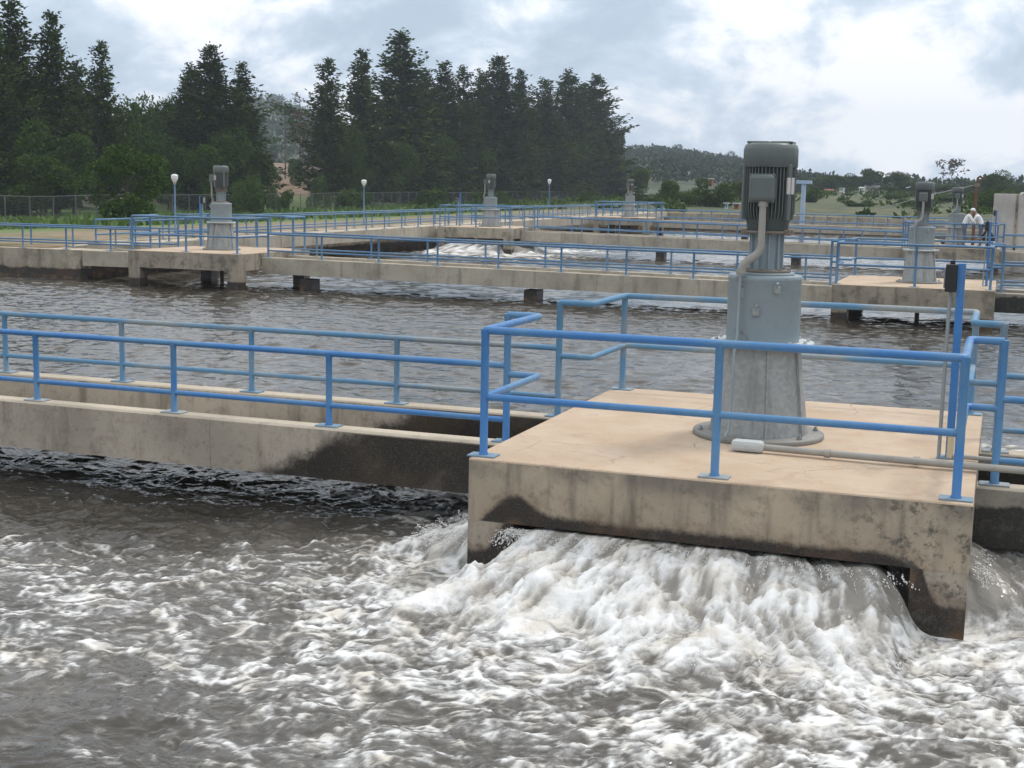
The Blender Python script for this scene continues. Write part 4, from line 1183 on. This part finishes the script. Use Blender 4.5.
def sparse_tree(label, u, d, top, spread, mat, seed, leafy, group=None, lean=0.0):
    r = random.Random(seed)
    p = place(u, d, top); z = float(terrain_h(p[0], p[1])); H = p[2] - z
    t = thing('sparse_tree', label, 'tree', (p[0], p[1], z), 0, group)
    mb = MB(); tips = []
    mb.tube([(0, 0, -0.5), (lean * 0.3, 0, H * 0.5), (lean, 0, H * 0.97)], [H * 0.010, H * 0.007, H * 0.002], 6)
    for k in range(16):
        f = r.uniform(0.45, 0.97); a = r.uniform(0, 6.28); ln = spread * r.uniform(0.4, 1.0) * (1.15 - f * 0.5)
        q = Vector((lean * f, 0, H * f)); e_ = q + Vector((math.cos(a) * ln, math.sin(a) * ln, ln * r.uniform(0.05, 0.45)))
        mb.tube([q, (q + e_) / 2 + Vector((0, 0, ln * 0.08)), e_], [H * 0.005, H * 0.0035, H * 0.0012], 5)
        tips.append((q, e_))
    mb.build('trunk', M['bark'], t)
    P, Dv = [], []
    for q, e_ in tips:
        for j in range(leafy):
            f = r.uniform(0.45, 1.08); pp = q.lerp(e_, f) + Vector((r.gauss(0, spread * .09), r.gauss(0, spread * .09), r.gauss(0, spread * .05)))
            P.append(tuple(pp)); v = Vector((r.gauss(0, 1), r.gauss(0, 1), r.gauss(0, .5))).normalized(); Dv.append(tuple(v))
    n = len(P); s = spread * 0.16
    inst('crown', quads_to_mesh('crown', sprays(np.array(P), np.array(Dv), rng.uniform(.6, 1.5, n) * s, rng.uniform(.15, .35, n) * s), mat), t)
for i, (u, top, w, d, l) in enumerate([(770, 196, 26, 200, 'low scrub just beside the large motor'), (838, 198, 22, 240, 'grey green scrub left of the lone field bush'), (872, 197, 26, 260, 'pale scrub in the middle of the field'), (905, 199, 24, 170, 'low green scrub left of the second motor base'), (925, 194, 26, 260, 'scrub hidden behind the second motor'),
        (960, 193, 30, 240, 'scrub behind the third motor'), (850, 193, 20, 290, 'far scrub under the white houses'), (1010, 191, 30, 230, 'scrub behind the concrete wall'), (640, 193, 30, 190, 'low scrub right of the conifer row'), (655, 198, 26, 150, 'bright low scrub by the farthest platform')]):
    tree('bush', l, u, d, top, w, 'low scrub in the far field', i + 1)
sparse_tree('lone thin tree with flat open crown above the second and third motors', 955, 300, 160, 4.2, M['dry'], 3, 16, lean=-1.5)
sparse_tree('thin hazy tree in the gap between the conifers', 285, 230, 100, 5.5, M['broad'], 5, 18, 'thin trees in the hazy gap')
sparse_tree('bare thin trunk with few twigs in the gap between the conifers', 300, 215, 92, 3.0, M['dry'], 8, 14, 'thin trees in the hazy gap')
sparse_tree('second bare thin trunk close to the thin open conifer', 308, 205, 98, 2.6, M['dry'], 12, 14, 'thin trees in the hazy gap')

# ------------------------------------------------------------------ hills and far wood
def hill_strip(name, table, d0, d1, z0, jit, mat):
    """ridge surface: crest heights given per direction"""
    us = np.linspace(table[0][0], table[-1][0], 120)
    cr = np.interp(us, [a for a, b in table], [b for a, b in table])
    V = []
    N = 16
    for u, c in zip(us, cr):
        for j in range(N + 1):
            f = j / N
            d = d0 + (d1 - d0) * f
            p = place(u, d, c); zc = place(u, d1, c)[2]
            zz = z0 + (zc - z0) * math.sin(min(1, f * 1.15) * PI / 2) ** 1.3 if f < 0.87 else zc - (f - 0.87) * 0.1 * zc
            V.append((p[0], p[1], zz))
    V = np.array(V)
    V[:, 2] += jit * fbm(V[:, 0] * 0.02, V[:, 1] * 0.02, 3)
    n, m = len(us), N + 1
    idx = np.arange(n * m).reshape(n, m)
    Fq = np.stack([idx[:-1, :-1], idx[1:, :-1], idx[1:, 1:], idx[:-1, 1:]], -1).reshape(-1, 4)
    o = mesh_np(name, V, Fq, mat)
    prop(o, kind='structure')
    return V.reshape(n, m, 3)
H1 = hill_strip('hill', [(540, 168), (625, 163), (660, 163), (700, 167), (745, 173), (800, 185), (850, 193), (900, 196), (1100, 199)], 330, 950, 1.0, 2.0, M['hill'])
H2 = hill_strip('distant_hill', [(-60, 166), (120, 158), (200, 144), (262, 124), (300, 132), (340, 150), (400, 172), (520, 187)], 300, 2200, -6.0, 6.0, M['hill'])

def far_wood(name, label, S, count, hmin, hmax, fr, nface, seed):
    r = np.random.default_rng(seed)
    P, Dv, L, Wd = [], [], [], []
    n, m, _ = S.shape
    for i in range(count):
        a = r.uniform(0, n - 1.01); b = r.uniform(fr[0], fr[1]) * (m - 1.01)
        ia, ib = int(a), int(b)
        p = S[ia, ib] * (1 - (a - ia)) + S[ia + 1, ib] * (a - ia); q = S[ia, ib + 1] * (1 - (a - ia)) + S[ia + 1, ib + 1] * (a - ia)
        p = p * (1 - (b - ib)) + q * (b - ib)
        h = r.uniform(hmin, hmax); w = h * r.uniform(0.26, 0.42)
        d = r.normal(size=(nface, 3)); d /= np.linalg.norm(d, axis=1, keepdims=True)
        c = p + np.array([0, 0, h * 0.62])
        pts = c + d * np.array([w, w, h * 0.36]) * r.uniform(0.5, 1, (nface, 1))
        P.append(pts); Dv.append(d); L.append(r.uniform(0.3, 0.7, nface) * w); Wd.append(r.uniform(0.12, 0.3, nface) * w)
    V = sprays(np.concatenate(P), np.concatenate(Dv), np.concatenate(L), np.concatenate(Wd))
    me = quads_to_mesh(name, V, M['forest'])
    o = bpy.data.objects.new(name, me); COL.objects.link(o)
    prop(o, label, 'woodland', kind='stuff')
far_wood('far_woods', 'dense grey green woodland covering the hill behind the large motor', H1, 2800, 3.0, 7, (0.10, 0.90), 44, 3)
far_wood('far_woods', 'hazy blue woodland on the distant hill in the gap between conifers', H2, 2800, 8, 16, (0.06, 0.90), 30, 4)

for i in range(15):
    u = 758 + i * 18.5 + random.uniform(-5, 5)
    tree('broad', 'tree of the dark hedgerow across the far field', u, random.uniform(300, 345), random.uniform(184.5, 189), random.uniform(20, 34), 'hedgerow trees across the far field', i)
# scattered pines standing on the skyline of the wooded hill
for i, (u, top, l) in enumerate([(632, 146, 'skyline pine at the left end of the wooded hill'), (660, 147, 'skyline pine left of the umbrella shaped one'), (678, 145, 'umbrella shaped pine on the skyline of the wooded hill'), (706, 152, 'skyline pine right of the umbrella shaped one'), (731, 152, 'skyline pine beside the large motor'), (645, 148, 'second skyline pine from the left end of the wooded hill')]):
    p = place(u, 820, top); ir = int(np.clip((u - 540) / 560 * 119, 0, 119)); z = float(H1[ir, 13, 2])
    H = p[2] - z + 2
    t = thing('pine_tree', l, 'tree', (p[0], p[1], z - 1.5), i * 1.3, 'pines on the skyline of the wooded hill')
    t.scale = (0.55, 0.55, H / 20)
    P = MB().tube([(0, 0, 0), (0.3, 0, 12), (0, 0, 19)], [0.5, 0.35, 0.1], 5); P.build('trunk', M['bark'], t)
    rr = np.random.default_rng(i); n = 260
    d = rr.normal(size=(n, 3)); d /= np.linalg.norm(d, axis=1, keepdims=True)
    pts = np.array([0, 0, 16.5]) + d * np.array([5, 5, 3.2]) * rr.uniform(.4, 1, (n, 1))
    inst('crown', quads_to_mesh('crown', sprays(pts, d, rr.uniform(.8, 2, n), rr.uniform(.25, .6, n)), M['forest']), t)

# ------------------------------------------------------------------ grass by the fence
def build_grass():
    n = 9000
    y = rng.uniform(45, 260, n); x = rng.uniform(-70, -40, n) - 0.05 * (y - 60)
    z = terrain_h(x, y)
    P = np.stack([x, y, z], 1)
    Dv = rng.normal(0, 0.35, (n, 3)); Dv[:, 2] = 1; Dv /= np.linalg.norm(Dv, axis=1, keepdims=True)
    me = quads_to_mesh('grass', sprays(P, Dv, rng.uniform(0.25, 0.75, n), rng.uniform(0.08, 0.25, n)), M['grass'])
    o = bpy.data.objects.new('grass', me); COL.objects.link(o)
    prop(o, 'rough green grass in front of the chain link fence', 'grass', kind='stuff')
build_grass()

def build_scrub():
    P, Dv = [], []
    n = 900
    y = rng.uniform(112, 400, n); x = rng.uniform(-62, 40, n) - 0.10 * (y - 112)
    k = fbm(x * 0.03, y * 0.03, 3) + rng.normal(0, 0.2, n)
    keep = k > -0.05
    x, y = x[keep], y[keep]; z = terrain_h(x, y); sz = rng.uniform(0.35, 1.3, len(x))
    for xx, yy, zz, s_ in zip(x, y, z, sz):
        m = 34
        d = rng.normal(size=(m, 3)); d[:, 2] = np.abs(d[:, 2]); d /= np.linalg.norm(d, axis=1, keepdims=True)
        P.append(np.array([xx, yy, zz]) + d * np.array([s_ * 1.3, s_ * 1.3, s_ * 0.8]) * rng.uniform(0.3, 1, (m, 1))); Dv.append(d)
    P, Dv = np.concatenate(P), np.concatenate(Dv); n = len(P)
    me = quads_to_mesh('scrub', sprays(P, Dv, rng.uniform(0.3, 0.8, n), rng.uniform(0.08, 0.25, n)), M['bush'])
    o = bpy.data.objects.new('scrub', me); COL.objects.link(o)
    prop(o, 'low weeds and scrub dotted over the far field', 'scrub', kind='stuff')
build_scrub()

# ------------------------------------------------------------------ small buildings
def house(label, u, d, v, w, h, wall, roof, pitched=True, rz=0.2, dep=None):
    p = place(u, d, v)
    z = p[2]
    t = thing('small_house', label, 'house', (p[0], p[1], z - 1.0), rz, 'small houses on the far slope')
    dp = dep or min(w * 0.7, 2.0)
    MB().box(-w / 2, w / 2, -dp / 2, dp / 2, 0, 1.0 + h).build('wall', wall, t)
    if pitched:
        a = w / 2 + 0.2; b = dp / 2 + 0.2
        MB().add([(-a, -b, 1 + h + .003), (a, -b, 1 + h + .003), (a, b, 1 + h + .003), (-a, b, 1 + h + .003), (-a, 0, 1 + h + dp * .3), (a, 0, 1 + h + dp * .3)],
                 [(0, 1, 5, 4), (2, 3, 4, 5), (0, 4, 3), (1, 2, 5), (0, 3, 2, 1)]).build('roof', roof, t)
    else:
        MB().box(-w / 2 - .15, w / 2 + .15, -dp / 2 - .15, dp / 2 + .15, 1.003 + h, 1.12 + h).build('roof', roof, t)
    MB().box(-w * .32, -w * .08, -dp / 2 - .04, -dp / 2 - .004, 1 + h * .35, 1 + h * .75).build('window', M['window'], t)
    MB().box(w * .1, w * .3, -dp / 2 - .04, -dp / 2 - .004, 1.0, 1 + h * .75).build('door', M['window'], t)
for a in [('white house in the far field right of the pale blue post', 842, 300, 191, 2.6, 1.6, M['house_white'], M['tin'], False), ('white house with light roof among far bushes', 862, 310, 191.5, 3.0, 2.2, M['house_white'], M['tin'], True), ('small white house below the broad round tree', 881, 310, 192, 2.0, 1.4, M['house_white'], M['tin'], False),
          ('long low pale building below the skyline trees', 872, 330, 189.5, 9, 1.3, M['wall'], M['tin'], True), ('small red roofed house in the far field', 829, 300, 193, 5, 1.4, M['house_red'], M['tile'], True), ('tiny white house on the wooded hill', 689, 420, 174, 1.6, 1.6, M['house_white'], M['tin'], True),
          ('tiny white house near the foot of the wooded hill', 633, 400, 174, 1.5, 1.5, M['house_white'], M['tin'], True), ('pink walled house behind the round green bush', 711, 300, 181, 2.6, 1.2, M['house_red'], M['house_white'], False),
          ('pale blue shed left of the large motor', 726.5, 142, 207.5, 0.9, 1.1, M['shed_blue'], M['tin'], False), ('red walled shed beside the pale blue shed', 736.5, 143, 207.5, 1.3, 1.0, M['house_red'], M['tin'], False), ('pale low house behind the second motor', 912, 330, 190, 7, 1.2, M['wall'], M['tin'], True)]:
    a = list(a); a[4] *= 0.34; a[5] *= 0.36
    house(*a, rz=R(-15) + random.uniform(-.2, .2))

# concrete tank wall at the right
t = thing('concrete_tank', 'plain grey concrete tank wall at the right edge behind the far railings', 'tank')
MB().box(3.45, 14, 70, 78, -3.0, 2.45, bev=0.03).build('wall', M['wall'], t)
MB().box(4.9, 14.1, 69.9, 78.1, 2.452, 2.56, bev=0.02).build('cover_slab', M['house_white'], t)
MB().box(4.62, 4.75, 69.93, 69.998, -1, 2.44, bev=0.01).build('dark_strip', M['deck_side'], t)  # narrow, darker upright strip on the front of the tank

# pale blue post with cross head
p = place(802, 110, 222)
t = thing('equipment_post', 'pale blue post with flat cross head beyond the far railings, right of the large motor', 'post', (p[0], p[1], 0.1))
MB().box(-0.17, 0.17, -0.17, 0.17, -0.4, 2.9, bev=0.02).build('post', M['pale_blue'], t)
MB().box(-0.62, 0.62, -0.25, 0.25, 2.903, 3.18, bev=0.02).build('cross_head', M['pale_blue'], t)
MB().box(-0.55, -0.18, -0.2, 0.2, 2.35, 2.9, bev=0.02).build('control_box', M['motor_dark'], t)

# brown hoist mast beside the people
p = place(973, 66.5, 208)
t = thing('hoist_mast', 'slim brown hoist mast with hooked head behind the people', 'mast', (4.15, 56.3 - 0.2, 0.0))
t.location = (2.75, 56.15, 0.0)
MB().box(-0.07, 0.07, -0.07, 0.07, 0.0, 2.95, bev=0.01).build('mast', M['brown_steel'], t)
MB().tube([(0, 0, 2.95), (0.03, 0, 3.1), (0.12, 0, 3.18), (0.22, 0, 3.12), (0.24, 0, 3.0)], 0.045, 8).build('hook_head', M['brown_steel'], t)
MB().box(-0.1, 0.16, -0.1, 0.1, 2.70, 2.86, bev=0.02).build('pulley_block', M['rusty'], t)
cb = MB()
cb.tube([(0, 0, 2.8), (-2.2, 0.2, 2.25), (-4.4, 0.4, 1.55)], 0.022, 6)
cb.build('guy_cable', M['steel_grey'], t)

# timber stack
p = place(941, 62, 231)
o = thing('timber_stack', 'pale yellow timber boards stacked left of the people', 'boards', (1.0, 53.0, 0.0))
o.location = (1.05, 52.9, 0.0)
MB().box(-0.32, 0.32, -0.35, 0.35, 0.002, 0.2, bev=0.01).build('lower_board', M['timber'], o)
MB().box(-0.26, 0.28, -0.3, 0.3, 0.203, 0.33, bev=0.01).build('upper_board', M['timber'], o)

# ------------------------------------------------------------------ people
def person(label, loc, rz, joints, edges, shirt, legs, hat=None):
    t = thing('person', label, 'person', loc, rz)
    names = list(joints)
    me = bpy.data.meshes.new('body')
    me.from_pydata([joints[k][0] for k in names], [(names.index(a), names.index(b)) for a, b in edges], [])
    o = bpy.data.objects.new('body', me); COL.objects.link(o)
    sk = o.modifiers.new('Skin', 'SKIN'); ss_ = o.modifiers.new('Sub', 'SUBSURF'); ss_.levels = ss_.render_levels = 1
    for i, k in enumerate(names):
        rr = joints[k][1]; d = me.skin_vertices[0].data[i]
        d.radius = (rr, rr) if not isinstance(rr, tuple) else rr
        d.use_root = (k == 'pelvis')
    bpy.context.view_layer.update()
    dg = bpy.context.evaluated_depsgraph_get()
    nm = bpy.data.meshes.new_from_object(o.evaluated_get(dg))
    o.modifiers.clear(); o.data = nm
    nm.materials.clear()
    for m in (shirt, legs, M['skin'], M['dark_cloth']): nm.materials.append(m)
    grp = {'head': 2, 'crown': 2, 'neck': 2, 'handL': 2, 'handR': 2, 'fingL': 2, 'fingR': 2, 'pelvis': 1, 'kneeL': 1, 'kneeR': 1, 'hipL': 1, 'hipR': 1, 'ankL': 1, 'ankR': 1, 'toeL': 3, 'toeR': 3}
    J = np.array([joints[k][0] for k in names])
    for p_ in nm.polygons:
        k = names[int(np.argmin(((J - np.array(p_.center)) ** 2).sum(1)))]
        p_.material_index = grp.get(k, 0); p_.use_smooth = True
    o.parent = t
    hd = Vector(joints['head'][0]); cr = Vector(joints['crown'][0]); ax = (cr - hd).normalized()
    q = ax.to_track_quat('Z', 'Y').to_matrix()
    mb = MB(); V0 = len(mb.v)
    mb.lathe([(0.108, 0.02), (0.112, 0.06), (0.09, 0.115), (0.045, 0.14), (0.0, 0.145)], 14)
    if hat: mb.box(-0.07, 0.07, 0.05, 0.2, 0.02, 0.035, bev=0.005)
    mb.v = [tuple(hd + q @ Vector(v)) for v in mb.v]
    mb.build('cap' if hat else 'hair', hat or M['hair'], t)
    return t
ED = [('pelvis', 'waist'), ('waist', 'chest'), ('chest', 'neck'), ('neck', 'head'), ('head', 'crown'), ('chest', 'shL'), ('shL', 'elL'), ('elL', 'handL'), ('handL', 'fingL'), ('chest', 'shR'), ('shR', 'elR'), ('elR', 'handR'), ('handR', 'fingR'),
      ('pelvis', 'hipL'), ('hipL', 'kneeL'), ('kneeL', 'ankL'), ('ankL', 'toeL'), ('pelvis', 'hipR'), ('hipR', 'kneeR'), ('kneeR', 'ankR'), ('ankR', 'toeR')]
def lean_pose(b):   # standing, bent forward (towards +x) by b metres at the chest
    return {'pelvis': ((0, 0, 0.95), 0.13), 'waist': ((0.10 * b, 0, 1.10), (0.12, 0.15)), 'chest': ((0.55 * b, 0, 1.33), (0.12, 0.16)), 'neck': ((0.85 * b, 0, 1.50), 0.06), 'head': ((1.05 * b, 0, 1.60), 0.095), 'crown': ((1.15 * b, 0, 1.72), 0.085),
            'shL': ((0.60 * b, 0.20, 1.40), 0.07), 'elL': ((0.62 * b + 0.14, 0.25, 1.14), 0.05), 'handL': ((0.62 * b + 0.38, 0.16, 1.06), 0.035), 'fingL': ((0.62 * b + 0.48, 0.14, 1.04), 0.025),
            'shR': ((0.60 * b, -0.20, 1.40), 0.07), 'elR': ((0.62 * b + 0.14, -0.25, 1.14), 0.05), 'handR': ((0.62 * b + 0.38, -0.16, 1.06), 0.035), 'fingR': ((0.62 * b + 0.48, -0.14, 1.04), 0.025),
            'hipL': ((0, 0.10, 0.88), 0.10), 'kneeL': ((0.04, 0.11, 0.48), 0.065), 'ankL': ((0, 0.11, 0.08), 0.045), 'toeL': ((0.17, 0.12, 0.04), 0.035),
            'hipR': ((0, -0.10, 0.88), 0.10), 'kneeR': ((0.04, -0.11, 0.48), 0.065), 'ankR': ((0, -0.11, 0.08), 0.045), 'toeR': ((0.17, -0.12, 0.04), 0.035)}
crouch = {'pelvis': ((0, 0, 0.34), 0.14), 'waist': ((0.06, 0, 0.48), (0.13, 0.15)), 'chest': ((0.20, 0, 0.70), (0.13, 0.16)), 'neck': ((0.30, 0, 0.86), 0.06), 'head': ((0.36, 0, 0.96), 0.095), 'crown': ((0.40, 0, 1.07), 0.085),
          'shL': ((0.20, 0.2, 0.76), 0.07), 'elL': ((0.36, 0.24, 0.54), 0.05), 'handL': ((0.55, 0.14, 0.42), 0.035), 'fingL': ((0.64, 0.12, 0.38), 0.025), 'shR': ((0.20, -0.2, 0.76), 0.07), 'elR': ((0.36, -0.24, 0.54), 0.05), 'handR': ((0.55, -0.14, 0.42), 0.035), 'fingR': ((0.64, -0.12, 0.38), 0.025),
          'hipL': ((0, 0.11, 0.32), 0.10), 'kneeL': ((0.40, 0.17, 0.46), 0.07), 'ankL': ((0.12, 0.15, 0.08), 0.045), 'toeL': ((0.29, 0.16, 0.04), 0.035), 'hipR': ((0, -0.11, 0.32), 0.10), 'kneeR': ((0.40, -0.17, 0.46), 0.07), 'ankR': ((0.12, -0.15, 0.08), 0.045), 'toeR': ((0.29, -0.16, 0.04), 0.035)}
person('person in white shirt and white cap leaning to the right beside the third motor', (2.40, 53.35, 0.0), R(8), lean_pose(0.30), ED, M['shirt'], M['trousers'], M['white_paint'])
person('bareheaded person in white shirt leaning to the left under the brown mast', (3.12, 53.45, 0.0), R(176), lean_pose(0.34), ED, M['shirt'], M['trousers'])
person('person in dark clothes crouching on the deck right of the white shirts', (3.62, 52.9, 0.0), R(200), crouch, ED, M['dark_cloth'], M['dark_cloth'])

# ------------------------------------------------------------------ haze, sky, light
hz = MB().box(-2300, 800, -60, 2350, -5.0, 140)
tm = NT('haze_air'); tm.t.nodes.remove(tm.bsdf)
vol = tm.n('ShaderNodeVolumePrincipled')
vol.inputs['Color'].default_value = (0.80, 0.88, 1.0, 1); vol.inputs['Density'].default_value = 0.00032; vol.inputs['Anisotropy'].default_value = 0.0
tm.t.links.new(vol.outputs[0], tm.out.inputs['Volume'])
o = hz.build('haze', tm.mat)
prop(o, 'thin pale blue haze in the distance', 'haze', kind='stuff')

SUN_EL, SUN_AZ = R(58), R(35)     # azimuth clockwise from +Y
wd = bpy.data.worlds.new('World'); sc.world = wd; wd.use_nodes = True
nt = wd.node_tree; nt.nodes.clear()
class WT_(NT):
    def __init__(s, tree): s.t = tree; s._pos = None
w = WT_(nt)
sky = w.n('ShaderNodeTexSky', sky_type='NISHITA', sun_disc=False, sun_elevation=SUN_EL, sun_rotation=SUN_AZ, air_density=1.0, dust_density=1.5)
dirv = w.n('ShaderNodeTexCoord').outputs['Generated']
dx, dy, dz_ = w.xyz(dirv)
pv = w.n('ShaderNodeCombineXYZ', i={0: dx, 1: dy, 2: w.math('MULTIPLY', dz_, 1.7)}).outputs[0]
n1 = w.noise(4.2, 9, 0.56, vec=w.n('ShaderNodeMapping', i={0: pv, 'Location': (0.62, 0.35, 0.20)}).outputs[0], dist=0.35)
n2 = w.noise(11.0, 9, 0.60, vec=w.n('ShaderNodeMapping', i={0: pv, 'Location': (3.7, 1.2, 0.4)}).outputs[0], dist=0.3)
lum = w.math('ADD', w.math('MULTIPLY', n1, 0.60), w.math('MULTIPLY', n2, 0.40))
# the cloud cover is thinner and brighter towards one side and overhead
az = R(-8)
dot = w.math('ADD', w.math('MULTIPLY', dx, math.sin(az)), w.math('MULTIPLY', dy, math.cos(az)))
lum = w.math('ADD', lum, w.ss(dot, 0.90, 0.985, 0.0, 0.035))
lum = w.math('ADD', lum, w.ss(dz_, 0.22, 0.6, 0.0, 0.10))
dark = (4.6, 5.75, 7.0); midc = (6.5, 7.6, 8.8); lite = (10.9, 11.1, 11.4)
ccol = w.mix(w.ss(lum, 0.43, 0.525), dark, midc)
ccol = w.mix(w.ss(lum, 0.495, 0.578), ccol, lite)
cover = w.ss(lum, 0.36, 0.46, 0.75, 1.0)
skyc = w.mix(cover, sky.outputs[0], ccol)
bg = w.n('ShaderNodeBackground', i={'Color': skyc, 'Strength': 0.1})
ow = w.n('ShaderNodeOutputWorld'); nt.links.new(bg.outputs[0], ow.inputs[0])

sun = bpy.data.lights.new('sun', 'SUN'); sun.energy = 1.5; sun.angle = R(12); sun.color = (1.0, 0.96, 0.91)
so = bpy.data.objects.new('sun', sun); COL.objects.link(so)
sd = Vector((math.sin(SUN_AZ) * math.cos(SUN_EL), math.cos(SUN_AZ) * math.cos(SUN_EL), math.sin(SUN_EL)))
so.rotation_euler = sd.to_track_quat('Z', 'Y').to_euler()
so.location = (0, 0, 60)

sc.view_settings.view_transform = 'Standard'
sc.view_settings.look = 'None'
sc.view_settings.exposure = 0.22
sc.view_settings.gamma = 1.0
sc.render.engine = 'CYCLES'
sc.cycles.use_denoising = True
sc.cycles.max_bounces = 6
sc.cycles.volume_bounces = 0
sc.cycles.transparent_max_bounces = 12
